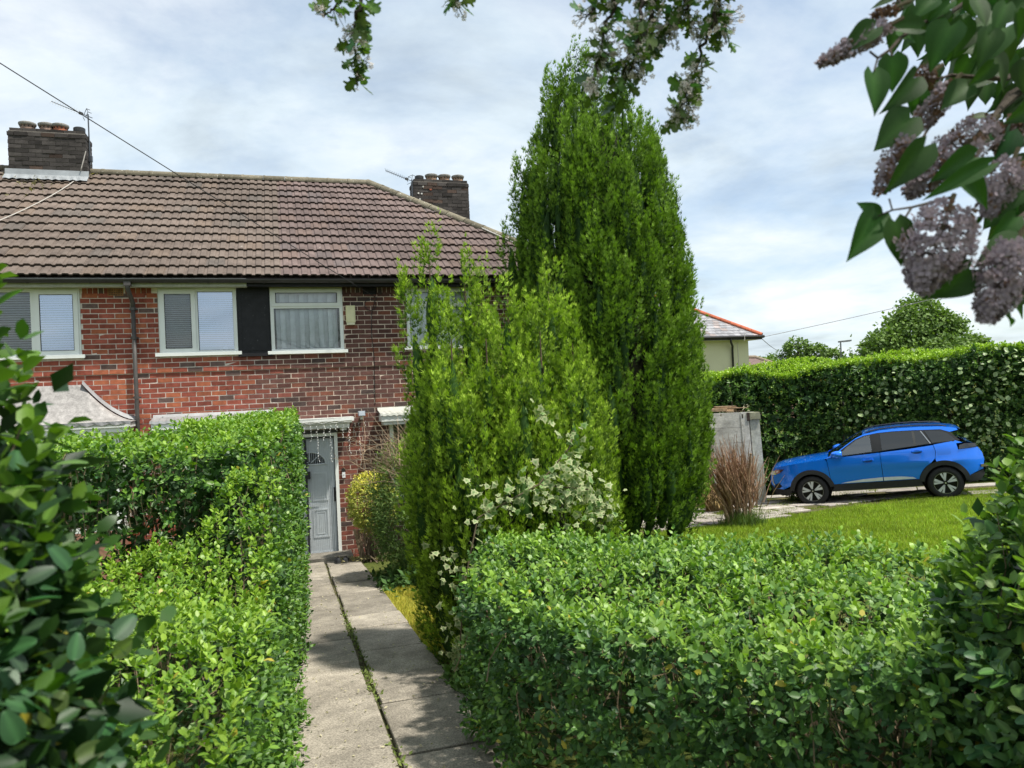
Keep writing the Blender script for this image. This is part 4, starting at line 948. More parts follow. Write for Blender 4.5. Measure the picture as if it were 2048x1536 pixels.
def front_conifer():
    rng = np.random.default_rng(32); cx, cyy = 1.80, 6.0; gz = float(G(cx, cyy))
    T = thing('conifer_shrub', (cx, cyy, gz), 'yellow-green cypress of many pointed spires standing by the path', 'conifer')
    # spires: px-like layout turned into ground positions: (x, y, top z, radius)
    sp = [(1.18, 6.05, 4.12, .19), (1.52, 6.25, 3.97, .18), (1.68, 6.3, 3.90, .15), (1.75, 5.75, 3.72, .20), (2.20, 6.0, 3.85, .20), (2.00, 5.7, 3.45, .20), (2.30, 5.75, 3.35, .21), (1.24, 5.62, 3.40, .20),
          (1.52, 5.62, 3.40, .18), (2.40, 5.85, 3.02, .27), (1.10, 5.8, 2.95, .25), (1.75, 5.45, 3.0, .27), (2.15, 5.45, 2.85, .28), (1.32, 5.42, 2.72, .27), (2.45, 6.1, 2.7, .30), (1.55, 5.36, 2.5, .30), (2.38, 5.5, 2.35, .30), (1.95, 5.32, 2.4, .30), (1.12, 5.62, 2.30, .24), (1.25, 6.35, 3.1, .3), (1.9, 6.6, 3.3, .4), (1.02, 6.0, 2.45, .2), (2.5, 5.8, 2.2, .28), (1.42, 6.6, 3.0, .35), (2.3, 6.5, 3.0, .35)]
    B, A, L, R, O = [], [], [], [], []
    for (x, y, zt, r) in sp:
        z = zt; first = True; ph = rng.uniform(0, 6.28)
        while z > gz+.55:
            l = rng.uniform(.70, .95) if first else rng.uniform(.55, 1.0); z0 = max(gz+.03, z-l); f = min(1.0, (zt-z0)/1.1); k = float(sm(1.9, .75, np.array(z0))); X0 = x*(1-.42*k)+1.62*.42*k; Y0 = y*(1-.42*k)+5.95*.42*k
            for j in range(1 if first else 3):
                if first: rd = np.zeros(3); off = 0
                else: ph += 2.1+rng.normal(0, .3); rd = np.array([cos(ph), sin(ph), 0]); off = r*.50*f
                B.append(np.array([X0, Y0, z0])+rd*off); A.append(np.array([np.clip((x-X0)/l*.4, -.15, .15), np.clip((y-Y0)/l*.4, -.15, .15), 1])+rd*rng.uniform(.0, .09)+rng.normal(0, .03, 3)); L.append(z-z0+(0 if first else rng.uniform(-.1, .15))); R.append((r*.80 if first else r*rng.uniform(.62, .88))*(.55+.45*f)); O.append(rd)
            z -= l*(.55 if first else .62); first = False
    B, A, L, R, O = [np.array(a) for a in (B, A, L, R, O)]; vis = B[:, 1] < 6.55; B, A, L, R, O = B[vis], A[vis], L[vis], R[vis], O[vis]
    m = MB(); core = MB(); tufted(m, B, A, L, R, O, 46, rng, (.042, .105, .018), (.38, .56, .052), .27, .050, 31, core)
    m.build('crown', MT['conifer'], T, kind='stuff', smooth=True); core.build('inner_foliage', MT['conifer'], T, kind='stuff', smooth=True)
    m = MB()
    for i in range(9): a = rng.uniform(0, 6.28); q = sp[i]; tube(m, [(1.55+.18*cos(a), 5.95+.18*sin(a), gz-.1), ((1.6+q[0])/2, (5.95+q[1])/2, gz+.7), (q[0], q[1], gz+1.6), (q[0], q[1], q[2]-.15)], [.045, .032, .02, .004], 7, (.13, .09, .065))
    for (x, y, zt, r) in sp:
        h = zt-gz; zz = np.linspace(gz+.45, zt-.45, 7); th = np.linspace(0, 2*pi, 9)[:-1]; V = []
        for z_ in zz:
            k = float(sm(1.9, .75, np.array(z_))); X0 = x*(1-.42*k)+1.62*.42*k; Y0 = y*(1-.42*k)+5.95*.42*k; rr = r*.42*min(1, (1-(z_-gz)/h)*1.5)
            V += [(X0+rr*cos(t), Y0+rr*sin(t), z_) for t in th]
        m.add(V, [(i*8+j, i*8+(j+1) % 8, (i+1)*8+(j+1) % 8, (i+1)*8+j) for i in range(6) for j in range(8)], (.016, .019, .009))  # added dark shells inside the spires, standing in for their dark interior
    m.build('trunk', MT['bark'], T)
    return T
front_conifer()
# ---------------------------------------------------------------- variegated ivy on the conifer and hedge end
IV = np.array([(0, 0), (.05, .30), (-.12, .52), (.25, .40), (.42, .62), (.55, .33), (1.0, .0)]); IVV = [(.32, 0, .03)]
for s in (1, -1):
    for (x, y) in (IV if s == 1 else IV[1:-1][::-1]): IVV.append((x, y*s, -.10*abs(y)))
IVV = np.array(IVV); nI = len(IVV)-1; IVF = np.array([(0, 1+j, 1+(j+1) % nI) for j in range(nI)])
IVC = np.ones((len(IVV), 3))*np.array([1.0, 1.0, 1.0]); IVC[0] = (.22, .42, .20)          # green heart, cream rim
def ivy():
    rng = np.random.default_rng(41); I = thing('variegated_ivy', (1.55, 5.35, float(G(1.55, 5.35))), 'cream and green variegated ivy climbing the front of the spired cypress', 'ivy')
    P = []
    def strand(pts, n, sp): 
        pts = np.array(pts, float); t = rng.random(n)*(len(pts)-1); i = np.minimum(t.astype(int), len(pts)-2); q = pts[i]+(pts[i+1]-pts[i])*(t-i)[:, None]; P.append(q+rng.normal(0, sp, (n, 3))*np.array([1, .5, 1]))
    strand([(1.20, 5.05, 1.95), (1.45, 5.0, 2.12), (1.72, 5.0, 2.18), (2.0, 5.02, 2.12), (2.2, 5.05, 2.0)], 190, .085)
    strand([(2.02, 5.02, 2.52), (1.95, 5.0, 2.28), (1.9, 5.0, 2.1), (1.7, 4.98, 1.95)], 80, .06)
    strand([(1.72, 5.08, 2.70), (1.80, 5.04, 2.62)], 22, .035)
    strand([(1.33, 5.05, 1.98), (1.26, 5.02, 1.75), (1.20, 4.95, 1.45), (1.18, 4.95, 1.15)], 34, .05)
    strand([(1.02, 5.35, 1.70), (1.10, 5.25, 1.55), (1.12, 5.1, 1.35), (1.06, 5.2, 1.15)], 40, .05)
    strand([(1.16, 5.3, 1.05), (1.12, 5.3, .9), (1.15, 5.35, .80)], 90, .06)
    strand([(2.0, 5.0, 2.0), (2.25, 5.0, 1.95), (1.9, 4.95, 1.93)], 60, .05)
    P = np.concatenate(P); n = len(P); view = unit(EYE-P); nr = view*.7+np.array([.2, 0, .5])+rng.normal(0, .38, (n, 3)); d = np.array([0, -.2, -.7])+rng.normal(0, .6, (n, 3))
    X, Y, Z = frames(d, nr); sz = rng.uniform(.030, .060, n)
    C = np.array([.52, .55, .30])*rng.uniform(.75, 1.1, (n, 1)); g = rng.random(n) < .16; C[g] = np.array([.30, .42, .16])
    big = np.argsort(-sz)[:300]; rest = np.setdiff1d(np.arange(n), big)
    m = MB(); scatter(m, IVV, IVF, P[rest], X[rest], Y[rest], Z[rest], sz[rest], C[rest], IVC); m.build('foliage', MT['leafm'], I, kind='stuff')
    meshes = []
    for j in range(6):
        q = MB(); q.add(IVV, IVF, IVC*np.array([.52, .55, .30])*(.75+.07*j) if j < 5 else IVC*np.array([.30, .42, .16])); me = q.mesh('leaf'); me.materials.append(MT['leafm']); meshes.append(me)
    org = np.array(wloc(I))
    for i in big:
        o = bpy.data.objects.new('leaf', meshes[5 if g[i] else rng.integers(0, 5)]); COL.objects.link(o); o.parent = I; o.location = Vector(P[i]-org)
        o.rotation_mode = 'QUATERNION'; o.rotation_quaternion = Matrix((X[i], Y[i], Z[i])).transposed().to_quaternion(); o.scale = (sz[i],)*3
    m = MB()
    for pts in ([(1.14, 5.32, .68), (1.10, 5.1, 1.1), (1.12, 5.0, 1.5), (1.25, 5.05, 1.95), (1.7, 5.02, 2.15), (2.1, 5.04, 2.08)], [(1.7, 5.02, 2.15), (1.95, 5.02, 2.4), (2.0, 5.05, 2.52)]): tube(m, pts, .006, 5, (.14, .11, .07))
    m.build('stem', MT['bark'], I)
ivy()
# ---------------------------------------------------------------- olive shrub with dead twigs, golden shrub
def blob_shrub(name, label, c, rx, ry, z0, z1, n, leaf, cols, rng, cat='shrub', tpl=(LEAF2, LEAF2F), matn='leafm', top_young=.5, nstem=14, par=None, stemc=(.16, .12, .085), lump=.12, nodes=3, slen=.08, rbias=.25):
    H = thing(name, (c[0], c[1], float(G(*c))), label, cat)
    u = rng.normal(0, 1, (n, 3)); u = unit(u); r = 1-rng.random(n)**2*rbias; r = r*(1+lump*wob(u*1.5, 1.0, 5))
    zc = (z0+z1)/2; P = np.array([c[0], c[1], zc])+u*np.array([rx, ry, (z1-z0)/2])*r[:, None]
    D = u*.7+np.array([0, 0, .5])+rng.normal(0, .4, (n, 3)); pos, ld, nr, sz, tt, sid = shoots(P, D, nodes, slen, leaf, rng)
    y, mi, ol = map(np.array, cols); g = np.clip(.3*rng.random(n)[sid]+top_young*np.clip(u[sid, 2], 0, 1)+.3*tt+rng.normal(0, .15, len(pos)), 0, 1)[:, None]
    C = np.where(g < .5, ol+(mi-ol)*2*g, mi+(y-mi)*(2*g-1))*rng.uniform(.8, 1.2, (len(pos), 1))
    X, Y, Z = frames(ld, nr); m = MB(); scatter(m, tpl[0], tpl[1], pos, X, Y, Z, sz, C); m.build('foliage', MT[matn], H, kind='stuff')
    m = MB(); k = rng.choice(n, nstem*6); gz = float(G(*c)); a = rng.normal(0, .10, (nstem*6, 2))
    P0 = np.stack([c[0]+a[:, 0], c[1]+a[:, 1], np.full(len(k), gz-.03)], 1); stems(m, P0, P[k]*.95+.05*P0, .011, .003, rng, stemc, wig=.04, n=5, seg=4); m.build('stem', MT['bark'], H, kind='stuff')
    return H
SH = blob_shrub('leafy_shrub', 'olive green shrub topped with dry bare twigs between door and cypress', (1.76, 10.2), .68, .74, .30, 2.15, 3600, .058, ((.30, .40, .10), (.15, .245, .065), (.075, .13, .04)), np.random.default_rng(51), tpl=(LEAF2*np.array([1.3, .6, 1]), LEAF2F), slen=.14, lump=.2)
rng = np.random.default_rng(52); m = MB()
for i in range(300):
    a = np.array([1.62+rng.normal(0, .30), 10.1+rng.normal(0, .3), 1.55+rng.random()*.55]); d = unit(np.array([rng.normal(-.35, .55), rng.normal(-.1, .5), rng.uniform(.15, 1)])); l = rng.uniform(.2, .68)
    tube(m, [a, a+d*l*.5+rng.normal(0, .03, 3), a+d*l+rng.normal(0, .05, 3)], [.005, .004, .0018], 3, np.array([.34, .25, .17])*rng.uniform(.6, 1.3), cap=False)
m.build('dry_twigs', MT['bark'], SH, kind='stuff')
blob_shrub('golden_shrub', 'small rounded golden-leaved shrub against the brick wall by the door', (1.30, 12.55), .38, .36, .55, 1.50, 1100, .046, ((.80, .72, .14), (.46, .48, .11), (.24, .27, .06)), np.random.default_rng(53), tpl=(LEAF6, LEAF6F), top_young=.55, nstem=6, lump=.1)
# low weeds at the foot of the olive shrub and along path
def weeds(name, label, P, size, rng, col, cat='weeds', parent=None, flat=.5, matn='leafm'):
    n = len(P); d = rng.normal(0, 1, (n, 3)); d[:, 2] = np.abs(d[:, 2])*flat+.25; X, Y, Z = frames(d, np.array([0, 0, 1.0])+rng.normal(0, .4, (n, 3)))
    m = MB(); scatter(m, LEAF2, LEAF2F, P, X, Y, Z, size*rng.uniform(.5, 1.4, n), np.array(col)*rng.uniform(.6, 1.35, (n, 1))); o = m.build(name, MT[matn], parent, kind='stuff'); tag(o, label, cat if label else None); return o
q = rng.normal(0, 1, (900, 2))*np.array([.28, .42])+np.array([1.42, 9.9]); q = q[(q[:, 0] > 1.02)]; h = rng.random(len(q))*.30*np.exp(-((q[:, 0]-1.6)**2)/.2)
weeds('ground_weeds', 'leafy green weeds at the foot of the olive shrub', np.column_stack([q, G(q[:, 0], q[:, 1])+h]), .085, rng, (.06, .13, .03))
q = np.column_stack([rng.uniform(.70, 1.6, 420), rng.normal(12.62, .16, 420)]); weeds('fallen_leaves', 'dry fallen leaves and weeds at the foot of the brick wall', np.column_stack([q, G(q[:, 0], q[:, 1])+.025+rng.random(420)*.04]), .05, rng, (.30, .27, .13), cat='leaves', flat=.2)
# weeds in the path joint and fallen petals
t = np.concatenate([rng.normal(7.4, .45, 190), rng.normal(5.7, .35, 130), rng.uniform(3.5, 12.6, 110), rng.normal(4.0, .2, 40)]); q = np.column_stack([.51+rng.normal(0, .022, len(t)), t])
weeds('joint_weeds', 'small weeds growing along the centre joint of the path', np.column_stack([q, G(q[:, 0], q[:, 1])+.012+rng.random(len(t))*.012]), .030, rng, (.16, .21, .05))
q = np.column_stack([rng.uniform(-.05, 1.06, 520), rng.uniform(3.4, 12.2, 520)]); weeds('fallen_petals', 'pale petals and leaf litter scattered over the path slabs', np.column_stack([q, G(q[:, 0], q[:, 1])+.030]), .022, rng, (.46, .42, .28), cat='litter', flat=.05)
q = np.column_stack([rng.normal(-.04, .05, 500), rng.uniform(3.5, 9, 500)]); weeds('path_edge_weeds', 'green weeds along the hedge side of the path', np.column_stack([q, G(q[:, 0], q[:, 1])+rng.random(500)*.10]), .04, rng, (.12, .22, .04))
q = np.column_stack([np.clip(rng.normal(1.13, .07, 620), 1.03, 1.4), np.concatenate([rng.uniform(3.6, 5.2, 320), rng.normal(5.2, .15, 300)])]); weeds('path_edge_weeds', 'weeds and ivy runners below the end of the lawn hedge', np.column_stack([q, G(q[:, 0], q[:, 1])+rng.random(620)*.14]), .055, rng, (.10, .19, .04))

# ---------------------------------------------------------------- grass
def grass(name, label, P, h, rng, col, lean=.35, w=.004):
    n = len(P); d = rng.normal(0, lean, (n, 3)); d[:, 2] = 1; d = unit(d)*(h*rng.uniform(.35, 1.6, n))[:, None]; s = unit(np.cross(d, rng.normal(0, 1, (n, 3))))*(w*rng.uniform(.7, 1.5, n))[:, None]
    V = np.stack([P-s, P+s, P+d], 1).reshape(-1, 3); m = MB(); C = np.repeat(np.array(col)*rng.uniform(.6, 1.35, (n, 1))*(1+.22*wob(P, .7, 9)+.15*wob(P, 2.3, 10))[:, None]*(1+np.array([.25, 0, .1])*(rng.random((n, 1)) < .15)), 3, 0); m.add(V, np.arange(3*n).reshape(-1, 3), C)
    o = m.build(name, MT['grass'], kind='stuff'); tag(o, label, 'grass'); return o
rng = np.random.default_rng(61)
q = np.column_stack([rng.uniform(3.2, 15.5, 200000), rng.uniform(6.6, 13.6, 200000)])
k = (q[:, 1] < 12.1+.16*(q[:, 0]-6.5)+.1*np.sin(q[:, 0]*3)) & (q[:, 1] < 22.6-.82*q[:, 0]+2.2) & (q[:, 0] > 2.4+.0*q[:, 1]); px, py, pz = project(np.column_stack([q, G(q[:, 0], q[:, 1])])); k &= (px > 1180) & (px < 2060) & (py < 1200)
q = q[k]; grass('lawn_grass', 'short bright mown lawn grass in front of the blue car', np.column_stack([q, G(q[:, 0], q[:, 1])-.02]), .052, rng, (.29, .43, .045), w=.005)
q = np.column_stack([rng.uniform(1.06, 2.6, 42000), rng.uniform(6.2, 9.6, 42000)]); q = q[q[:, 0] < 2.4-.0*q[:, 1]]
grass('verge_grass', 'yellowish grass verge beside the path, coloured as if sunlit', np.column_stack([q, G(q[:, 0], q[:, 1])-.02]), .045, rng, (.62, .60, .11), w=.004)  # albedo raised in place of sunlight that misses this patch
q = np.column_stack([rng.uniform(6.0, 14.5, 60000), rng.uniform(12.0, 15.6, 60000)]); k = wob(np.column_stack([q, q[:, 0]*0]), 1.4, 12)+wob(np.column_stack([q, q[:, 0]*0]), .5, 13) > .25; q = q[k]
grass('driveway_grass', 'tufts of grass and weeds between the parking slabs', np.column_stack([q, G(q[:, 0], q[:, 1])-.02]), .055, rng, (.22, .30, .05), w=.006)
q = rng.normal(0, .16, (1500, 2))+np.array([8.02, 12.0]); grass('grass_tuft', 'long unmown grass round the base of the cut stems', np.column_stack([q, G(q[:, 0], q[:, 1])-.02]), .22, rng, (.10, .17, .04), lean=.3, w=.006)

# ================================================================== the blue car (local frame: x rearwards from the front axle, y towards the near side, z up)
def car():
    F3 = np.array([11.80, 14.57, float(G(11.8, 14.57))+.012]); R3 = np.array([13.74, 12.83, float(G(13.74, 12.83))+.012])
    ax = unit(R3-F3); side = unit(np.cross(ax, np.array([0, 0, 1.0])))     # towards the camera side
    if side@np.array([-1, -1, 0]) < 0: side = -side
    up = np.cross(side, ax); up = up if up[2] > 0 else -up
    TR = .335
    C_ = thing('parked_car', F3, 'bright blue compact crossover car parked in front of the tall hedge', 'car')
    HWD = .875                                                             # half width; near flank is y = 0 plane here
    def L2W(P): P = np.asarray(P, float).reshape(-1, 3); return F3 + P[:, 0:1]*ax + P[:, 1:2]*side + P[:, 2:3]*up
    def put(m, V, F, c=(1, 1, 1)): m.add(L2W(V), F, c)
    # plan and section shape: flank inset (positive = inwards) at (x, z)
    def inset(x, z):
        x = np.asarray(x, float); z = np.asarray(z, float)
        v = .02*np.clip((z-.75)/.3, 0, 1) + .36*np.clip((z-1.04)/.55, 0, 1)**1.25*.62
        v += .035*np.clip((.62-z)/.3, 0, 1)**2
        nose = np.clip((-.28-x)/.62, 0, 1); tail = np.clip((x-2.72)/.70, 0, 1)
        v = v + .36*nose**2.2 + .30*tail**2.4
        v = v - .018*np.exp(-((z-.80)/.07)**2)*np.clip((x-1.6)/.8, 0, 1)*np.clip((3.2-x)/.4, 0, 1)  # rear haunch
        v = v + .010*np.exp(-((z-.66)/.10)**2)*np.clip((x-.3)/.3, 0, 1)*np.clip((2.4-x)/.3, 0, 1)
        return v
    def panel(name, poly, m_, col=(1, 1, 1), off=0.0, par=None, step=.09, both=True, smooth=True, thick=.0, label=None):
        bm = bmesh.new(); f = bm.faces.new([bm.verts.new((x, 0, z)) for x, z in poly]); P = np.array(poly)
        for x in np.arange(P[:, 0].min()+step*.5, P[:, 0].max(), step): bmesh.ops.bisect_plane(bm, geom=bm.verts[:]+bm.edges[:]+bm.faces[:], plane_co=(x, 0, 0), plane_no=(1, 0, 0))
        for z in np.arange(P[:, 1].min()+step*.5, P[:, 1].max(), step*.8): bmesh.ops.bisect_plane(bm, geom=bm.verts[:]+bm.edges[:]+bm.faces[:], plane_co=(0, 0, z), plane_no=(0, 0, 1))
        bm.verts.index_update(); V = np.array([v.co[:] for v in bm.verts]); F = [tuple(v.index for v in f.verts) for f in bm.faces]; bm.free()
        ins = inset(V[:, 0], V[:, 2])
        out = []
        for s in ((1, -1) if both else (1,)):
            W = V.copy(); W[:, 1] = s*(HWD-ins+off); m = MB(); put(m, W, F, col); out.append(m.build(name, MT[m_], par or C_, smooth=smooth, label=label if s == 1 else None))
        return out
    def arc(cx, cz, r, a0, a1, n=14): return [(cx+r*cos(t), cz+r*sin(t)) for t in np.linspace(a0, a1, n)]
    WB = 2.605; RA = .395; CL = .475                                       # wheel arch radius and cladding radius
    d2 = radians
    # outline pieces (side view)
    belt = lambda x: 1.03+.085*np.clip((x-.4)/2.1, 0, 1)+.03*np.clip((x-1.9)/.6, 0, 1)
    top = [(-.86, .80), (-.80, .875), (-.62, .925), (-.30, .972), (.05, 1.005), (.33, 1.028)]
    fend = top + [(.365, .98), (.385, .80), (.40, .56), (.44, .47)] + arc(0, TR, CL, d2(17), d2(163)) + [(-.62, .40), (-.80, .42), (-.885, .50), (-.90, .62)]
    panel('front_wing', fend, 'carpaint')
    fd = [(.375, 1.03), (.393, .80), (.408, .56), (.445, .455), (1.445, .455), (1.445, float(belt(1.44)))] + [(x, float(belt(x))) for x in (1.1, .75)]
    rd = [(1.455, .455), (2.08, .455)] + arc(WB, TR, CL+.012, d2(166), d2(118), 8) + [(2.47, .86), (2.50, 1.0), (2.47, float(belt(2.46))), (2.0, float(belt(2.0))), (1.455, float(belt(1.455)))]
    D1 = panel('door', fd, 'carpaint'); D2 = panel('door', rd, 'carpaint')
    quarter = [(2.48, .87)] + arc(WB, TR, CL, d2(104), d2(14), 12) + [(3.15, .50), (3.34, .56), (3.385, .75), (3.36, .90), (3.29, 1.02), (2.92, 1.01), (2.90, 1.14), (3.02, 1.145), (2.90, 1.20), (2.48, float(belt(2.48))+.005), (2.51, 1.0)]
    panel('rear_quarter', quarter, 'carpaint')
    # greenhouse
    gl1 = [(.60, 1.065), (1.30, 1.108), (1.30, 1.455), (1.18, 1.435), (1.02, 1.375), (.80, 1.235)]
    gl2 = [(1.50, 1.115), (2.12, 1.155), (2.12, 1.463), (1.80, 1.478), (1.50, 1.474)]
    gl3 = [(2.16, 1.16), (2.40, 1.182), (2.27, 1.45), (2.16, 1.46)]
    gl4 = [(2.47, 1.19), (2.86, 1.20), (2.90, 1.215), (2.78, 1.36), (2.64, 1.425), (2.36, 1.445)]
    black = [(.48, 1.052), (.60, 1.05), (1.45, 1.10), (2.45, 1.172), (2.93, 1.185), (2.98, 1.20), (2.82, 1.385), (2.66, 1.452), (2.1, 1.485), (1.75, 1.497), (1.45, 1.492), (1.18, 1.458), (1.0, 1.395), (.78, 1.255)]
    panel('window_surround', black, 'plastic', (.012, .012, .013), .0)
    panel('side_window', gl1, 'carglass', off=.004); panel('side_window', gl2, 'darkglass', off=.004); panel('side_window', gl3, 'darkglass', off=.004); panel('side_window', gl4, 'darkglass', off=.004)
    panel('pillar_strip', [(2.12, 1.155), (2.165, 1.158), (2.165, 1.46), (2.12, 1.462)], 'plastic', (.05, .05, .05), .006); panel('pillar_strip', [(2.42, 1.18), (2.445, 1.18), (2.30, 1.452), (2.275, 1.452)], 'chrome', (.4, .4, .4), .006)
    # interior hint seen through the front window
    m = MB()
    for xs_ in (1.15, 2.05):
        for ys in (.38, -.38):
            put(m, [(xs_-.10, ys-.22, .75), (xs_+.05, ys-.22, .75), (xs_+.18, ys-.2, 1.28), (xs_+.08, ys-.2, 1.30), (xs_-.10, ys+.22, .75), (xs_+.05, ys+.22, .75), (xs_+.18, ys+.2, 1.28), (xs_+.08, ys+.2, 1.30)], BOXF[:, :], (.03, .03, .03))
            put(m, [(xs_+.09, ys-.1, 1.30), (xs_+.17, ys-.1, 1.30), (xs_+.19, ys-.09, 1.42), (xs_+.12, ys-.09, 1.43), (xs_+.09, ys+.1, 1.30), (xs_+.17, ys+.1, 1.30), (xs_+.19, ys+.09, 1.42), (xs_+.12, ys+.09, 1.43)], BOXF, (.03, .03, .03))
    m.build('seat', MT['rubber'], C_)
    m = MB(); put(m, [(-.5, -.7, .30), (3.1, -.7, .34), (3.1, .7, .34), (-.5, .7, .30), (-.5, -.7, .62), (3.1, -.7, .70), (3.1, .7, .70), (-.5, .7, .62)], BOXF, (.012, .012, .012)); m.build('underbody', MT['rubber'], C_)
    # top skin: strips across the car from the nose to the tail
    def strip(name, pts, m_, col=(1, 1, 1), crown=.03, inw=0.0, off=0, par=None, smooth=True):
        m = MB(); V = []; ny = 13; pts = np.array(pts)
        for x, z in pts:
            hw = HWD-float(inset(x, z))+off-inw
            for j in range(ny): s = -1+2*j/(ny-1); V.append((x, s*hw, z+crown*(1-s*s)))
        put(m, V, [(i*ny+j, i*ny+j+1, (i+1)*ny+j+1, (i+1)*ny+j) for i in range(len(pts)-1) for j in range(ny-1)], col); return m.build(name, MT[m_], par or C_, smooth=smooth)
    strip('bonnet', [(-.86, .80), (-.80, .875), (-.62, .925), (-.30, .972), (.05, 1.005), (.33, 1.028), (.40, 1.035)], 'carpaint', crown=.055)
    strip('windscreen', [(.40, 1.036), (.62, 1.165), (.80, 1.262), (1.0, 1.388), (1.16, 1.462)], 'carglass', (1, 1, 1), crown=.05, inw=.04)
    # windscreen pillars and roof edge
    panel('a_pillar', [(.33, 1.028), (.48, 1.05), (.78, 1.253), (1.0, 1.393), (1.18, 1.456), (1.45, 1.490), (1.75, 1.495), (2.1, 1.483), (2.66, 1.450), (2.82, 1.383), (2.98, 1.41), (2.95, 1.452), (2.7, 1.507), (2.3, 1.535), (1.9, 1.548), (1.5, 1.536), (1.2, 1.492), (1.02, 1.422), (.80, 1.288), (.62, 1.168)], 'carpaint', off=.003)
    strip('roof', [(1.16, 1.478), (1.3, 1.515), (1.5, 1.536), (1.9, 1.548), (2.3, 1.535), (2.7, 1.507), (2.95, 1.455), (3.02, 1.425)], 'carpaint', crown=.028)
    strip('spoiler', [(3.02, 1.424), (2.98, 1.395), (2.84, 1.375)], 'plastic', (.02, .02, .02), crown=.02)
    strip('rear_window', [(2.84, 1.376), (2.96, 1.28), (3.08, 1.17)], 'darkglass', crown=.03, inw=.05)
    strip('tailgate', [(3.06, 1.18), (3.22, 1.10), (3.29, 1.02), (3.30, .85), (3.36, .78)], 'carpaint', crown=.0, inw=.0)
    strip('rear_bumper', [(3.36, .78), (3.40, .70), (3.385, .56), (3.30, .40), (3.05, .30)], 'plastic', (.018, .018, .02), crown=.0)
    m = MB(); put(m, [(3.30, y, z) for y, z in ((-.7, .60), (.7, .60), (.74, .66), (-.74, .66))]+[(3.44, y, z) for y, z in ((-.62, .60), (.62, .60), (.66, .66), (-.66, .66))], BOXF[:, [0, 1, 2, 3]], (.6, .6, .62)); m.build('bumper_trim', MT['chrome'], C_)
    strip('front_bumper', [(-.86, .80), (-.905, .70), (-.915, .58), (-.90, .45), (-.84, .34), (-.6, .26)], 'carpaint', crown=.0)
    m = MB(); ny = 9
    V = [(-.925+.10*(s_/1.0)**2, s_*.55, z) for z in (.74, .52) for s_ in np.linspace(-1, 1, ny)]; put(m, V, [(j, j+1, ny+j+1, ny+j) for j in range(ny-1)], (.02, .02, .022)); m.build('grille', MT['plastic'], C_)
    # dark mouldings
    for cx, a0, a1 in ((0, 10, 176), (WB, 4, 172)):
        o = arc(cx, TR, CL+.004, d2(a0), d2(a1), 22); i_ = arc(cx, TR, RA-.015, d2(a1), d2(a0), 22)
        panel('arch_moulding', o+i_, 'rubber', (.035, .036, .038), .013)
        # inner liner
        m = MB(); th = np.linspace(d2(0), d2(180), 19)
        for s in (1, -1):
            V = [(cx+(RA-.012)*cos(t), s*y, TR+(RA-.012)*sin(t)) for y in (HWD+.0, .50) for t in th]; put(m, V, [(j, j+1, 20+j, 19+j) for j in range(18)], (.008, .008, .008))
            V = [(cx, s*.52, TR)]+[(cx+RA*cos(t), s*.52, TR+RA*sin(t)) for t in np.linspace(0, 2*pi, 25)]; put(m, V, [(0, j+1, j+2) for j in range(24)], (.006, .006, .006))
        m.build('wheel_housing', MT['rubber'], C_)
    panel('sill_moulding', [(.40, .30), (2.20, .30), (2.14, .455), (.43, .452), (.455, .38)], 'rubber', (.03, .031, .033), .008)
    panel('sill_trim', [(.60, .470), (1.44, .470), (1.44, .545), (1.05, .528), (.75, .495)], 'plain', (.62, .65, .68), .012); panel('sill_trim', [(1.46, .470), (2.08, .470), (2.02, .505), (1.80, .535), (1.46, .545)], 'plain', (.62, .65, .68), .012)
    panel('bumper_corner', [(-.885, .50), (-.80, .42), (-.62, .40), (-.47, .41), (-.44, .335), (-.50, .25), (-.80, .28), (-.89, .36)], 'rubber', (.025, .026, .028), .006); panel('bumper_corner', [(3.08, .47), (3.34, .54), (3.36, .45), (3.25, .33), (3.02, .32)], 'rubber', (.025, .026, .028), .006)
    panel('fog_recess', [(-.83, .50), (-.70, .55), (-.64, .47), (-.72, .42), (-.81, .43)], 'rubber', (.02, .02, .02), .008)
    panel('daytime_light', [(-.865, .72), (-.835, .73), (-.83, .56), (-.80, .50), (-.83, .49), (-.86, .56)], 'chrome', (.6, .65, .7), .01)
    for o in panel('headlight', [(-.885, .735), (-.84, .82), (-.70, .855), (-.55, .865), (-.62, .80), (-.76, .74)], 'darkglass', (1, 1, 1), .010): 
        pass
    panel('headlight_lens', [(-.83, .77), (-.80, .815), (-.68, .835), (-.72, .785)], 'plain', (.72, .72, .68), .0105)
    for o in panel('tail_light', [(2.93, 1.02), (3.275, 1.03), (3.25, 1.105), (3.06, 1.125), (2.95, 1.10)], 'darkglass', (1, 1, 1), .012): pass
    panel('tail_light_lens', [(2.96, 1.035), (3.12, 1.04), (3.10, 1.105), (2.97, 1.09)], 'chrome', (.5, .46, .44), .009); panel('tail_light_lens', [(3.13, 1.04), (3.26, 1.045), (3.24, 1.095), (3.12, 1.105)], 'plain', (.30, .01, .012), .009)
    # seams, fuel flap
    panel('fuel_flap', [(2.52, .93), (2.78, .935), (2.78, 1.06), (2.55, 1.065)], 'carpaint', (1, 1, 1), .002)
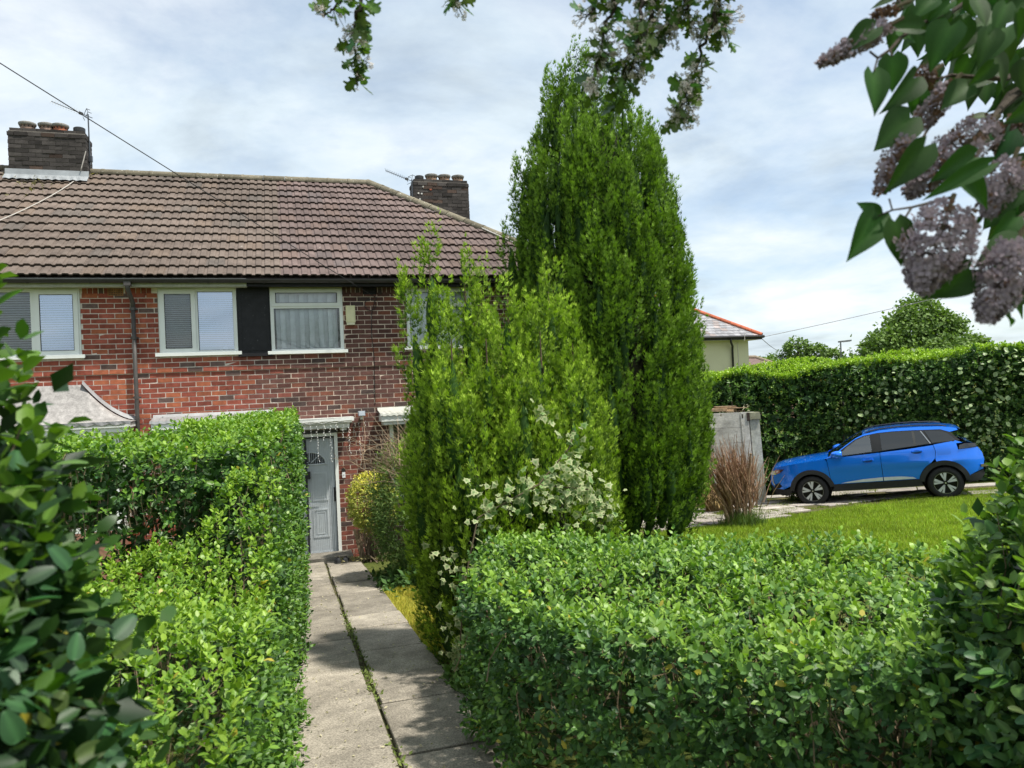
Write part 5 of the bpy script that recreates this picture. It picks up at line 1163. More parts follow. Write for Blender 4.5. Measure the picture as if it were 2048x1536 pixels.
    for P_ in (D1, D2):
        for o, s in zip(P_, (1, -1)):
            x0 = 1.20 if P_ is D1 else 2.16; z0 = .925 if P_ is D1 else 1.03
            y0 = HWD-float(inset(x0, z0)); m = MB()
            put(m, [(x0-.11, s*(y0+.0), z0-.018), (x0+.11, s*(y0+.0), z0-.008), (x0+.09, s*(y0+.04), z0+.0), (x0-.09, s*(y0+.04), z0-.01), (x0-.11, s*(y0+.0), z0+.022), (x0+.11, s*(y0+.0), z0+.03), (x0+.09, s*(y0+.04), z0+.026), (x0-.09, s*(y0+.04), z0+.016)], BOXF, (.8, .8, .9)); m.build('door_handle', MT['carpaint'], o)
            m = MB(); put(m, [(x0+.09*cos(t), s*(y0+.003), z0-.004+.04*sin(t)) for t in np.linspace(0, 2*pi, 15)[:-1]], [tuple(range(14))], (.02, .05, .3)); m.build('handle_recess', MT['plain'], o)
    # mirrors
    for s in (1, -1):
        m = MB(); V = []; th = np.linspace(0, 2*pi, 13)[:-1]
        for (x, w_, h_) in ((.47, .02, .03), (.50, .075, .065), (.58, .10, .085), (.68, .10, .085), (.70, .085, .07)):
            V += [(x, s*(HWD+.02+w_*cos(t)), 1.075+h_*sin(t)+.03) for t in th]
        put(m, V, [(i*12+j, i*12+(j+1) % 12, (i+1)*12+(j+1) % 12, (i+1)*12+j) for i in range(4) for j in range(12)]+[tuple(48+j for j in range(12))], (1, 1, 1)); M_ = m.build('door_mirror', MT['carpaint'], C_, smooth=True)
        m = MB(); put(m, [(.52, s*(HWD-.06), 1.03), (.66, s*(HWD-.06), 1.045), (.66, s*(HWD+.0), 1.05), (.52, s*(HWD+.0), 1.035), (.52, s*(HWD-.06), 1.06), (.66, s*(HWD-.06), 1.07), (.66, s*(HWD+.0), 1.075), (.52, s*(HWD+.0), 1.06)], BOXF, (.02, .02, .02)); m.build('mirror_arm', MT['plastic'], M_)
        # roof rails
        m = MB(); xs_ = np.linspace(1.22, 2.78, 14); zz = np.interp(xs_, [1.22, 1.5, 1.9, 2.3, 2.78], [1.515, 1.556, 1.570, 1.557, 1.512])
        tube(m, L2W([(x, s*(HWD-float(inset(x, z))-.03), z+(.012 if 0 < i < 13 else -.01)) for i, (x, z) in enumerate(zip(xs_, zz))]), .016, 6, (.02, .02, .022)); m.build('roof_rail', MT['plastic'], C_)
    # wheels
    for cx in (0, WB):
        for s in (1, -1):
            m = MB(); yo = HWD-.005; th = np.arange(36)*2*pi/36; V = []; pr = [(.215, yo-.010), (.235, yo+.004), (.275, yo+.010), (.312, yo-.004), (.333, yo-.03), (TR, yo-.07), (TR, yo-.15), (.325, yo-.20), (.24, yo-.215)]
            for (r, y) in pr: V += [(cx+r*cos(t), s*y, TR+r*sin(t)) for t in th]
            put(m, V, [(i*36+j, i*36+(j+1) % 36, (i+1)*36+(j+1) % 36, (i+1)*36+j) for i in range(len(pr)-1) for j in range(36)], (.022, .022, .023)); W_ = m.build('wheel', MT['rubber'], C_, smooth=True)
            m = MB(); V = [(cx, s*(yo-.06), TR)]+[(cx+.222*cos(t), s*(yo-.045), TR+.222*sin(t)) for t in th]; put(m, V, [(0, j+1, 1+(j+1) % 36) for j in range(36)], (.014, .014, .015)); V = [(cx+r*cos(t), s*y, TR+r*sin(t)) for r, y in ((.222, yo-.046), (.228, yo-.004), (.214, yo-.004)) for t in th]; put(m, V, [(i*36+j, i*36+(j+1) % 36, (i+1)*36+(j+1) % 36, (i+1)*36+j) for i in range(2) for j in range(36)], (.25, .25, .26)); m.build('rim', MT['alloy'], W_)
            for k in range(5):
                a = pi/2+k*2*pi/5+.12; m = MB()
                for (a0, a1, w0, w1, c) in ((a-.03, a-.17, .012, .030, (.72, .73, .74)), (a+.10, a+.20, .010, .022, (.72, .73, .74))):
                    p0 = np.array([.045*cos(a), .045*sin(a)]); p1 = np.array([.213*cos(a1), .213*sin(a1)]); t_ = unit(p1-p0); n_ = np.array([-t_[1], t_[0]])
                    Q = [p0-n_*w0, p0+n_*w0, p1+n_*w1, p1-n_*w1]; put(m, [(cx+q[0], s*(yo-.03), TR+q[1]) for q in Q]+[(cx+q[0], s*(yo-.008), TR+q[1]) for q in Q], BOXF, c)
                m.build('spoke', MT['upvc'], W_)
            m = MB(); put(m, [(cx+.045*cos(t), s*(yo-.004), TR+.045*sin(t)) for t in th[::3]], [tuple(range(12))], (.04, .04, .04)); put(m, [(cx+.016*cos(t), s*(yo-.001), TR+.016*sin(t)) for t in th[::3]], [tuple(range(12))], (.6, .6, .6)); m.build('hub_cap', MT['alloy'], W_)
car()

# ================================================================== old white cupboard, cut stems, straw stump, boards, shoes
def cupboard():
    c = np.array([10.42, 15.55]); gz = float(G(*c)); T = thing('wooden_cupboard', (*c, gz), 'old weathered white wooden cupboard leaning beside the tall hedge', 'cupboard')
    lean = np.array([-.055, 0, 1.0]); ux = unit(np.array([.94, -.33, 0])); uy = np.array([.33, .94, 0]); H = 2.28; W_ = 1.20
    def P(a, b, h): return np.array([c[0], c[1], gz])+ux*a+uy*b+lean*h
    def bx(m, a0, a1, b0, b1, h0, h1, col=(1, 1, 1)): V = [P(a, b, h) for h in (h0, h1) for a, b in ((a0, b0), (a1, b0), (a1, b1), (a0, b1))]; m.add(V, BOXF, col)
    for k in range(6):
        m = MB(); bx(m, -.6, .17, 0, .022, .03+k*.365, .03+k*.365+.357, np.ones(3)*RNG.uniform(.82, 1.0)); m.build('board', MT['boards'], T)
    m = MB(); bx(m, .172, .36, -.012, .03, 0, 2.21, (.95, .95, .95)); m.build('stile', MT['boards'], T)
    m = MB(); bx(m, .39, .62, .02, .10, 0, 2.02, (.88, .90, .84)); m.build('side_panel', MT['boards'], T, label='greyish weathered side board')
    m = MB(); bx(m, .33, .64, -.02, .13, 2.03, 2.20, (.55, .56, .42)); m.build('top_block', MT['boards'], T)
    m = MB(); bx(m, -.6, .62, .131, .52, 0, 2.19, (.6, .6, .57)); m.build('carcass', MT['boards'], T)
    m = MB()
    for i in range(9): a = RNG.uniform(-.5, .3); bx(m, a, a+RNG.uniform(.15, .5), RNG.uniform(0, .3), RNG.uniform(.31, .5), 2.22+.02*i*RNG.random(), 2.235+.03*i*RNG.random()+.01, np.array([.34, .24, .15])*RNG.uniform(.7, 1.2))
    m.build('broken_slats', MT['bark'], T, kind='stuff')
    m = MB(); bx(m, .32, .385, -.03, .01, 2.0, 2.2, (.05, .035, .03)); bx(m, .20, .23, -.016, -.0125, 2.07, 2.17, (.05, .04, .03)); m.build('hinge', MT['rough'], T)
cupboard()
def cut_stems():
    rng = np.random.default_rng(71); c = np.array([8.02, 12.08]); gz = float(G(*c)); T = thing('pruned_shrub', (*c, gz), 'leafless pruned shrub of reddish brown stems standing in the lawn', 'shrub')
    for i in range(15):
        m = MB(); a = rng.normal(0, .09, 2)*np.array([1.6, 1]); b = a+np.array([a[0]*1.1-.10+rng.normal(0, .06), rng.normal(0, .12)])*1.0; h = rng.uniform(.95, 1.5); r = rng.uniform(.020, .042)
        Q = [(c[0]+a[0], c[1]+a[1], gz-.04), (c[0]+a[0]*.6+b[0]*.4, c[1]+a[1]*.6+b[1]*.4, gz+h*.4), (c[0]+b[0]*1.05, c[1]+b[1], gz+h*.75), (c[0]+b[0]*1.2, c[1]+b[1]*1.2, gz+h)]
        tube(m, Q, [r*1.25, r, r*.8, r*.62], 8, np.array([.40, .27, .18])*rng.uniform(.7, 1.25)); m.build('stem', MT['bark'], T)
    m = MB()
    for i in range(420):
        a = rng.normal(0, .13, 2)*np.array([1.5, 1]); b = a*1.5+np.array([rng.normal(-.12, .14), rng.normal(0, .12)]); h0 = rng.uniform(.25, .9); h1 = h0+rng.uniform(.3, .85)
        p = np.array([c[0]+a[0], c[1]+a[1], gz+h0]); q = np.array([c[0]+b[0], c[1]+b[1], gz+min(h1, 1.72)]); tube(m, [p, (p+q)/2+rng.normal(0, .025, 3), q], [.010, .007, .003], 4, np.array([.40, .25, .165])*rng.uniform(.6, 1.35), cap=False)
    m.build('twig', MT['bark'], T, kind='stuff')
cut_stems()
def stump():
    rng = np.random.default_rng(72); c = np.array([9.05, 14.55]); gz = float(G(*c)); T = thing('straw_clump', (*c, gz), 'straw coloured dried grass clump beside the big cypress', 'plant')
    m = MB()
    for i in range(900):
        a = rng.uniform(0, 6.28); r0 = .16*sqrt(rng.random()); r1 = r0+rng.uniform(.05, .22); h = rng.uniform(.25, .78)
        p = np.array([c[0]+r0*cos(a), c[1]+r0*sin(a), gz]); q = np.array([c[0]+r1*cos(a), c[1]+r1*sin(a), gz+h*.8]); e = q+np.array([cos(a)*.10, sin(a)*.10, -.15*rng.random()]); tube(m, [p, (p+q)/2+[0, 0, .10], q, e], [.008, .008, .007, .003], 3, np.array([.46, .33, .15])*rng.uniform(.55, 1.3), cap=False)
    lathe(m, (*c, gz), [(.19, 0), (.20, .3), (.15, .55), (0, .62)], 12, (.22, .14, .07)); m.build('straw', MT['bark'], T, kind='stuff')
stump()
m_ = thing('weed_plant', (11.55, 14.95, float(G(11.55, 14.95))), 'pale green leafy weed between cupboard and car', 'weed'); rng = np.random.default_rng(73); n = 260
u = rng.normal(0, 1, (n, 3)); P = np.array([11.55, 14.95, float(G(11.55, 14.95))+.24])+unit(u)*np.array([.36, .3, .28])*rng.random((n, 1))**.5; X, Y, Z = frames(rng.normal(0, 1, (n, 3))+[0, 0, .2], np.array([-.2, -.4, .9])+rng.normal(0, .4, (n, 3))); m = MB(); scatter(m, LEAF6, LEAF6F, P, X, Y, Z, rng.uniform(.08, .15, n), np.array([.20, .30, .10])*rng.uniform(.7, 1.2, (n, 1))); m.build('foliage', MT['leafm'], m_, kind='stuff')
m = MB(); stems(m, np.repeat([[11.55, 14.95, float(G(11.55, 14.95))-.02]], 14, 0), P[:14], .008, .004, rng, (.15, .2, .08)); m.build('stem', MT['bark'], m_, kind='stuff')
T = thing('leaning_boards', (1.24, 12.72, float(G(1.24, 12.72))), 'bundle of split wooden boards leaning on the wall under the golden shrub', 'boards')
for i in range(7):
    m = MB(); x = 1.06+i*.062; z = float(G(x, 12.7)); obox(m, (x+RNG.normal(0, .01), 12.78+RNG.normal(0, .02), z+.24), (.026, .004, 0), (0, .010, 0), ((i-3)*.016, .08, .25+RNG.uniform(-.03, .03)), np.array([.27, .20, .13])*RNG.uniform(.6, 1.3)); m.build('board', MT['bark'], T)
def shoe(x, y, rz, label):
    z = float(G(x, y))+.022; T = thing('shoe', (x, y, z), label, 'shoe', 'pair of shoes by the door'); ca, sa = cos(rz), sin(rz)
    m = MB(); V = []; st = [(-.14, .030, .055, .10), (-.11, .040, .05, .105), (-.05, .040, .03, .095), (0, .042, .02, .085), (.06, .046, .01, .065), (.11, .042, .01, .052), (.145, .022, .01, .035)]
    n_ = 12; th = np.linspace(0, pi, n_)
    for (a, w_, lo, hi) in st:
        for t in th: px = a; py = w_*cos(t); pz = .03+(hi-.03)*sin(t)**.7; V.append((x+px*ca-py*sa, y+px*sa+py*ca, z+pz))
    m.add(V, [(i*n_+j, i*n_+j+1, (i+1)*n_+j+1, (i+1)*n_+j) for i in range(1, 6) for j in range(n_-1)]+[(j, j+1, n_+j+1, n_+j) for j in range(n_-1)]+[tuple(range(n_-1, -1, -1)), tuple(6*n_+j for j in range(n_))], (.028, .030, .033)); m.build('upper', MT['rubber'], T, smooth=True)
    m = MB(); V = []
    for h in (0, .032):
        for (a, w_, lo, hi) in st: V.append((x+a*ca-w_*1.08*sa, y+a*sa+w_*1.08*ca, z+h))
        for (a, w_, lo, hi) in st[::-1]: V.append((x+a*ca+w_*1.08*sa, y+a*sa-w_*1.08*ca, z+h))
    m.add(V, [(j, (j+1) % 14, 14+(j+1) % 14, 14+j) for j in range(14)]+[tuple(range(13, -1, -1)), tuple(range(14, 28))], (.07, .07, .065)); m.build('sole', MT['rubber'], T)
    m = MB(); V = [(x+(-.07+.05*cos(t))*ca-.026*sin(t)*sa, y+(-.07+.05*cos(t))*sa+.026*sin(t)*ca, z+.106) for t in np.linspace(0, 2*pi, 15)[:-1]]; m.add(V, [tuple(range(14))], (.006, .006, .006)); m.build('opening', MT['rubber'], T)
shoe(.70, 12.52, radians(95), 'dark grey shoe on the left of the pair beside the doorstep'); shoe(.84, 12.50, radians(75), 'dark grey shoe on the right of the pair beside the doorstep')

# ================================================================== aerials, wires, fairy lights
def aerial(base, top, tip, label):
    T = thing('tv_aerial', base, label, 'aerial', 'rooftop aerials'); base, top, tip = map(np.array, (base, top, tip)); c = (.10, .105, .11)
    m = MB(); tube(m, [base, top], .014, 6, c); m.build('mast', MT['alloy'], T)
    m = MB(); a = top-np.array([0, 0, .04]); tube(m, [a+(a-tip)*.12, tip], .008, 5, c); m.build('boom', MT['alloy'], T)
    d = tip-a; s = unit(np.cross(d, [0, 0, 1])); u = unit(np.cross(s, d))
    for i in range(11):
        p = a+d*(.28+.72*i/10); m = MB(); tube(m, [p-u*.05-s*.04, p+u*.07+s*.05], .0045, 4, c); m.build('element', MT['alloy'], T)
    m = MB(); p = a+d*.08
    for k in (-1, 1):
        tube(m, [p+s*.09*k+u*.11, p+s*.09*k-u*.02], .006, 4, c); tube(m, [p+s*.09*k+u*.11, p-d*.1+s*.09*k+u*.11], .006, 4, c)
    tube(m, [p-s*.1+u*.11, p+s*.1+u*.11], .006, 4, c); tube(m, [p-s*.1-u*.08, p+s*.1-u*.08], .006, 4, c); m.build('reflector', MT['alloy'], T)
    m = MB(); obox(m, a+d*.20, unit(d)*.035, s*.02, u*.025, (.05, .05, .05)); m.build('junction_box', MT['plastic'], T)
    m = MB(); obox(m, base+np.array([0, -.0, .12]), (.05, 0, 0), (0, .03, 0), (0, 0, .06), c); m.build('bracket', MT['alloy'], T)
aerial((-3.615, 16.80, 7.75), (-3.615, 16.80, 8.78), (-4.25, 16.75, 8.98), 'silver television aerial on a mast at the wide flashed chimney')
aerial((3.07, 17.48, 7.30), (3.07, 17.48, 7.92), (2.42, 17.2, 8.02), 'grey television aerial beside the chimney behind the hip ridge')
def wire(name, label, pts, r, col=(.03, .03, .032), cat='wire', sag=0.0):
    pts = np.array(pts, float)
    if len(pts) == 2: t = np.linspace(0, 1, 24)[:, None]; pts = pts[0]+(pts[1]-pts[0])*t; pts[:, 2] -= sag*4*t[:, 0]*(1-t[:, 0])
    m = MB(); tube(m, pts, r, 5, col); o = m.build(name, MT['plastic'], None); tag(o, label, cat); return o
wire('telephone_wire', 'thin black telephone wire rising from the house wall over the roof', [(1.62, HW-.03, 4.56), (-8.1, 4.54, 9.2)], .0065, sag=.05)
rs = lambda x, s, h=.05: rp(x, s, h)
wire('aerial_cable', 'pale aerial cable running down the roof tiles from the wide chimney', [(-3.63, 16.56, 7.95), (-3.72, 16.55, 7.6)]+[tuple(rs(-3.78-.62*t-1.1*t*t, SL*(.93-.80*t), .065)) for t in np.linspace(0, 1, 14)], .010, (.45, .42, .38), 'cable')
wire('aerial_cable', 'white aerial cable crossing the hip ridge and tiles by the cypress', [(3.10, 17.47, 7.42), (3.18, 16.6, 7.1)]+[tuple(rs(3.10+2.15*t, SL*(.74-.66*t), .075)) for t in np.linspace(0, 1, 12)], .012, (.75, .72, .68), 'cable')
def fairy():
    rng = np.random.default_rng(81); T = thing('fairy_lights', (.5, 12.95, 2.25), 'string of small white icicle lights hanging from the door hood', 'string lights'); m = MB(); b = MB()
    xs_ = np.arange(-.25, 1.35, .105)
    tube(m, [(x, 12.962, 2.40+.012*sin(x*30)) for x in np.linspace(-.3, 1.1, 30)], .003, 4, (.65, .65, .62))
    for i, x in enumerate(xs_):
        l = (.16, .34, .62, .28, .85)[i % 5]*rng.uniform(.7, 1.1); n_ = int(l/.05)+2; y_ = 12.96 if x < 1.1 else 13.33
        pts = [(x+rng.normal(0, .006), y_, 2.39-l*k/n_) for k in range(n_+1)]; tube(m, pts, .0018, 3, (.55, .55, .52), cap=False)
        for p in pts[1:]:
            a = rng.uniform(0, 6.28); d = np.array([.020*cos(a), .012*sin(a), -.018]); tube(b, [p, np.array(p)+d], .0035, 4, (.86, .86, .84))
    m.build('lead_wire', MT['plastic'], T); b.build('bulb', MT['plain'], T, kind='stuff')
fairy()

# ================================================================== background: cream house, far roof, lamp, trees
def cream_house():
    T = thing('cream_house', (19.5, 31.5, -.4), 'cream rendered house with grey slate roof and red ridge tiles beyond the hedge', 'house')
    X1, Y0 = 21.0, 30.2; g = -.42; EZ2 = 4.72
    m = MB(); box(m, 11.0, X1, Y0, 38.0, g, EZ2); m.build('wall', MT['render'], T)
    pit = radians(33); ov = .45; x1 = X1+ov; y0 = Y0-ov; ym = (y0+38+ov)/2; rise = (ym-y0)*tan(pit); zb = EZ2+.06
    m = MB(); xr = x1-(ym-y0); V = [(10.6, y0, zb), (x1, y0, zb), (x1, 38+ov, zb), (10.6, 38+ov, zb), (xr, ym, zb+rise), (10.6, ym, zb+rise)]
    m.add(V, [(0, 1, 4, 5), (1, 2, 4), (2, 3, 5, 4), (0, 5, 3), (3, 2, 1, 0)], (.12, .12, .125)); Rf = m.build('roof', MT['tile'], T)
    ga = .26; s_ = np.array([0, cos(pit), sin(pit)]); nn = np.array([0, -sin(pit), cos(pit)]); rest = MB()
    for j in range(int((ym-y0)/cos(pit)/ga)):
        xe = x1-j*ga*cos(pit)-.1; x = xe
        while x > 14.2:
            wd = .33; a = np.array([x-wd+.004, y0, zb])+s_*(j*ga); c = np.array([.27, .27, .285])*RNG.uniform(.75, 1.25)
            if RNG.random() < .15: c = c*np.array([1.15, 1, .92])
            mm = MB() if (x > 17.4 and j < 9) else rest
            obox(mm, a+np.array([wd/2-.004, 0, 0])+s_*ga*.52+nn*.022, (wd/2-.004, 0, 0), s_*ga*.52+nn*-.008, nn*.010, c)
            if mm is not rest: mm.build('roof_slate', MT['tile'], Rf)
            x -= wd
    rest.build('slate_courses', MT['tile'], Rf, kind='stuff')
    p0 = np.array([x1, y0, zb+.03]); p1 = np.array([xr, ym, zb+rise+.03]); n_ = 13; d = (p1-p0)/n_; ax = unit(d); sd_ = unit(np.cross(ax, [0, 0, 1])); u = np.cross(sd_, ax)
    for i in range(n_):
        m = MB(); V = []; th = np.linspace(-.2, pi+.2, 9)
        for q in (p0+d*i, p0+d*(i+.98)): V += [q+sd_*.14*cos(t)+u*.12*sin(t) for t in th]
        m.add(V, [(j, j+1, 10+j, 9+j) for j in range(8)], np.array([.46, .135, .075])*RNG.uniform(.85, 1.1)); m.build('ridge_tile', MT['rough'], Rf)
    m = MB(); tube(m, [(12, y0-.06, zb-.03), (x1+.06, y0-.06, zb-.03)], .07, 8, (.012, .012, .013)); tube(m, [(x1+.06, y0-.06, zb-.03), (x1+.06, 38, zb-.03)], .07, 8, (.012, .012, .013)); box(m, 12, x1+.02, y0-.0, y0+.03, zb-.16, zb-.02, (.015, .015, .016)); box(m, x1-.01, x1+.02, y0+.031, 38, zb-.16, zb-.02, (.015, .015, .016)); m.build('gutter', MT['plastic'], T)
    m = MB(); box(m, 12, x1-.01, y0+.031, Y0-.001, zb-.16, zb-.13); box(m, X1+.001, x1-.011, Y0, 38, zb-.16, zb-.13); m.build('soffit', MT['upvc'], T)
    m = MB(); tube(m, [(19.75, y0-.04, zb-.06), (19.75, y0-.02, zb-.25), (20.02, Y0-.18, zb-.42), (20.06, Y0-.10, zb-.6), (20.06, Y0-.10, g)], .05, 8, (.02, .02, .021)); m.build('downpipe', MT['plastic'], T, smooth=True)
    m = MB(); tube(m, [(20.42, y0-.13, zb+.1), (20.42, y0-.13, zb-.2), (20.42, Y0-.012, zb-.24), (20.44, Y0-.012, 1.5)], .014, 5, (.55, .52, .46)); m.build('wall_cable', MT['plastic'], T)
cream_house()
def far_bungalow():
    T = thing('far_house', (33.0, 44.0, -.4), 'distant house with a dull brown roof showing over the hedge', 'house'); m = MB(); box(m, 27, 33.6, 42, 49, -.45, 2.6, (.35, .22, .17)); m.build('wall', MT['brick'], T)
    m = MB(); V = [(26.6, 41.6, 2.6), (34.0, 41.6, 2.6), (34.0, 49.4, 2.6), (26.6, 49.4, 2.6), (27.5, 45.5, 4.25), (32.2, 45.5, 4.25)]; m.add(V, [(0, 1, 5, 4), (1, 2, 5), (2, 3, 4, 5), (3, 0, 4), (3, 2, 1, 0)], (.17, .12, .11)); m.build('roof', MT['tile'], T)
    m = MB(); tube(m, [(27.5, 45.5, 4.28), (32.2, 45.5, 4.28)], .14, 8, (.25, .2, .17)); tube(m, [(32.2, 45.5, 4.28), (34.0, 41.6, 2.66)], .13, 8, (.3, .25, .2)); m.build('ridge', MT['ridge'], T)
far_bungalow()
def lamp():
    p = np.array([41.7, 47.9]); T = thing('street_lamp', (*p, -.42), 'grey street lamp with flat head above the far hedge', 'street lamp'); m = MB(); tube(m, [(*p, -.45), (*p, 2.0), (*p, 5.32)], [.09, .07, .05], 8, (.16, .165, .17)); m.build('post', MT['alloy'], T)
    m = MB(); obox(m, (p[0]+.30, p[1]-.12, 5.37), (.44, -.16, .03), (.05, .14, 0), (0, 0, .06), (.17, .175, .18)); m.build('lamp_head', MT['plain'], T)
    m = MB(); obox(m, (p[0]+.42, p[1]-.165, 5.305), (.22, -.08, .02), (.04, .11, 0), (0, 0, .006), (.6, .6, .58)); m.build('lens', MT['plain'], T)
lamp()
def tree(name, label, c, h, lobes, nl, leaf, cols, seed, trunk_r=.25, group=None):
    rng = np.random.default_rng(seed); gz = float(G(*c)); T = thing(name, (c[0], c[1], gz), label, 'tree', group); P = []; U = []
    for (dx, dy, z, rx, rz) in lobes:
        n = int(nl*rx*rx); u = unit(rng.normal(0, 1, (n, 3))); ncl = max(6, int(16*rx)); cc = unit(rng.normal(0, 1, (ncl, 3))); k = rng.integers(0, ncl, n)
        v = unit(u*.55+cc[k]*1.0)*(rng.uniform(.72, 1.08, (n, 1)))*(1+.12*rng.normal(0, 1, ncl)[k])[:, None]
        P.append(np.array([c[0]+dx, c[1]+dy, z])+v*np.array([rx, rx, rz])); U.append(v)
    P = np.concatenate(P); U = np.concatenate(U); n = len(P); X, Y, Z = frames(U*.4+rng.normal(0, .8, (n, 3)), U*.5+np.array([0, 0, .8])+rng.normal(0, .5, (n, 3)))
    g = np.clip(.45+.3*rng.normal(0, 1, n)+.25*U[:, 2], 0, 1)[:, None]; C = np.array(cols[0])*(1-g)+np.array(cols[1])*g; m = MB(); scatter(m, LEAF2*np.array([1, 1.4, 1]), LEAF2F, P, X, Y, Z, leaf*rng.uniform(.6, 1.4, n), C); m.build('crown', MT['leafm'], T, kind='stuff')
    m = MB(); z0 = min(l[2] for l in lobes); tube(m, [(c[0], c[1], gz-.2), (c[0]+.05, c[1], gz+(z0-gz)*.5), (c[0], c[1], z0+.5)], [trunk_r, trunk_r*.8, trunk_r*.45], 9, (.12, .10, .08))
    for (dx, dy, z, rx, rz) in lobes:
        tube(m, [(c[0], c[1], gz+(z0-gz)*.6), (c[0]+dx*.5, c[1]+dy*.5, (z+z0)/2), (c[0]+dx, c[1]+dy, z+rz*.3)], [trunk_r*.5, trunk_r*.3, .04], 6, (.12, .10, .08))
        for k in range(5):
            e = np.array([c[0]+dx, c[1]+dy, z])+unit(rng.normal(0, 1, 3))*np.array([rx, rx, rz])*.85; tube(m, [(c[0]+dx*.6, c[1]+dy*.6, z-rz*.3), e], [trunk_r*.2, .02], 5, (.12, .10, .08))
    m.build('trunk', MT['bark'], T); return T
GT_ = ((.075, .135, .035), (.20, .31, .07))
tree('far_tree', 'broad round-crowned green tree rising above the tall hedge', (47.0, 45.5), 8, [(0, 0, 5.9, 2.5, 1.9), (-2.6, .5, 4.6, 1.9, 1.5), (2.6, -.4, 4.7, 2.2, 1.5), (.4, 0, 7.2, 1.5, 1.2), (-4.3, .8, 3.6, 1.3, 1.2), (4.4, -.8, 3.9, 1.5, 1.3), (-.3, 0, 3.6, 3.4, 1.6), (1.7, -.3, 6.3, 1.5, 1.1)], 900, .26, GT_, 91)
tree('far_tree', 'small light green tree between the cream house and the street lamp', (41.3, 52.2), 6, [(-.3, 0, 5.0, 1.1, 1.0), (-1.9, .5, 4.0, 1.1, .8), (1.3, -.5, 4.5, 1.1, .8), (2.5, -.9, 4.0, .9, .8), (0, 0, 3.5, 2.0, .9), (-3.0, .9, 3.7, .9, .7)], 900, .24, GT_, 92)
tree('far_tree', 'dark low tree behind the brown roof beside the cream house', (34.5, 52.0), 5, [(0, 0, 3.9, 1.2, .9), (-1.4, .4, 3.6, 1.0, 1.0), (1.2, -.2, 3.5, 1.0, .8)], 900, .24, ((.05, .10, .03), (.13, .21, .05)), 93)
tree('far_tree', 'thin sparse young tree beside the street lamp', (43.9, 49.3), 5, [(0, 0, 4.0, .5, 1.0)], 220, .2, GT_, 94, .07)
wire('overhead_wire', 'overhead wire running from the cream house above the far tree', [(21.47, 29.75, 4.72), (46.5, 31.0, 9.2)], .014, (.10, .10, .11), sag=.15)
wire('overhead_wire', 'thin wire dropping from the cream house behind the small tree', [(21.47, 29.8, 4.66), (36.0, 47.0, 4.6)], .016, (.14, .14, .15), sag=.2)
# ================================================================== hawthorn overhead
def cam_pt(px, py, Z): return EYE + Z*(FWD + RIGHT*((px-1024)/1480) + UP*((768-py)/1480))
HL = [(.0, .02), (.22, .05), (.34, .30), (.42, .34), (.46, .16), (.60, .20), (.70, .40), (.78, .38), (.76, .18), (.90, .20), (1.0, .07)]
HLV = [(.5, 0, -.03)]+[(x, y, .10*y) for x, y in HL]+[(x, -y, .10*y) for x, y in HL[::-1]]; HLV = np.array(HLV); nH = len(HLV)-1
HLF = np.array([(0, 1+j, 1+(j+1) % nH) for j in range(nH)])
def petals(n, w=.34):
    V, F, C = [], [], []
    for k in range(n):
        a = k*2*pi/n; r = np.array([cos(a), sin(a), 0]); s = np.array([-sin(a), cos(a), 0]); b = len(V)
        V += [r*.08, r*.6+s*w+[0, 0, .12], r*1.0+[0, 0, .22], r*.6-s*w+[0, 0, .12]]; F += [(b, b+1, b+2), (b, b+2, b+3)]; C += [(.55, .45, .45), (1, 1, 1), (1, 1, 1), (1, 1, 1)]
    return np.array(V), np.array(F), np.array(C)
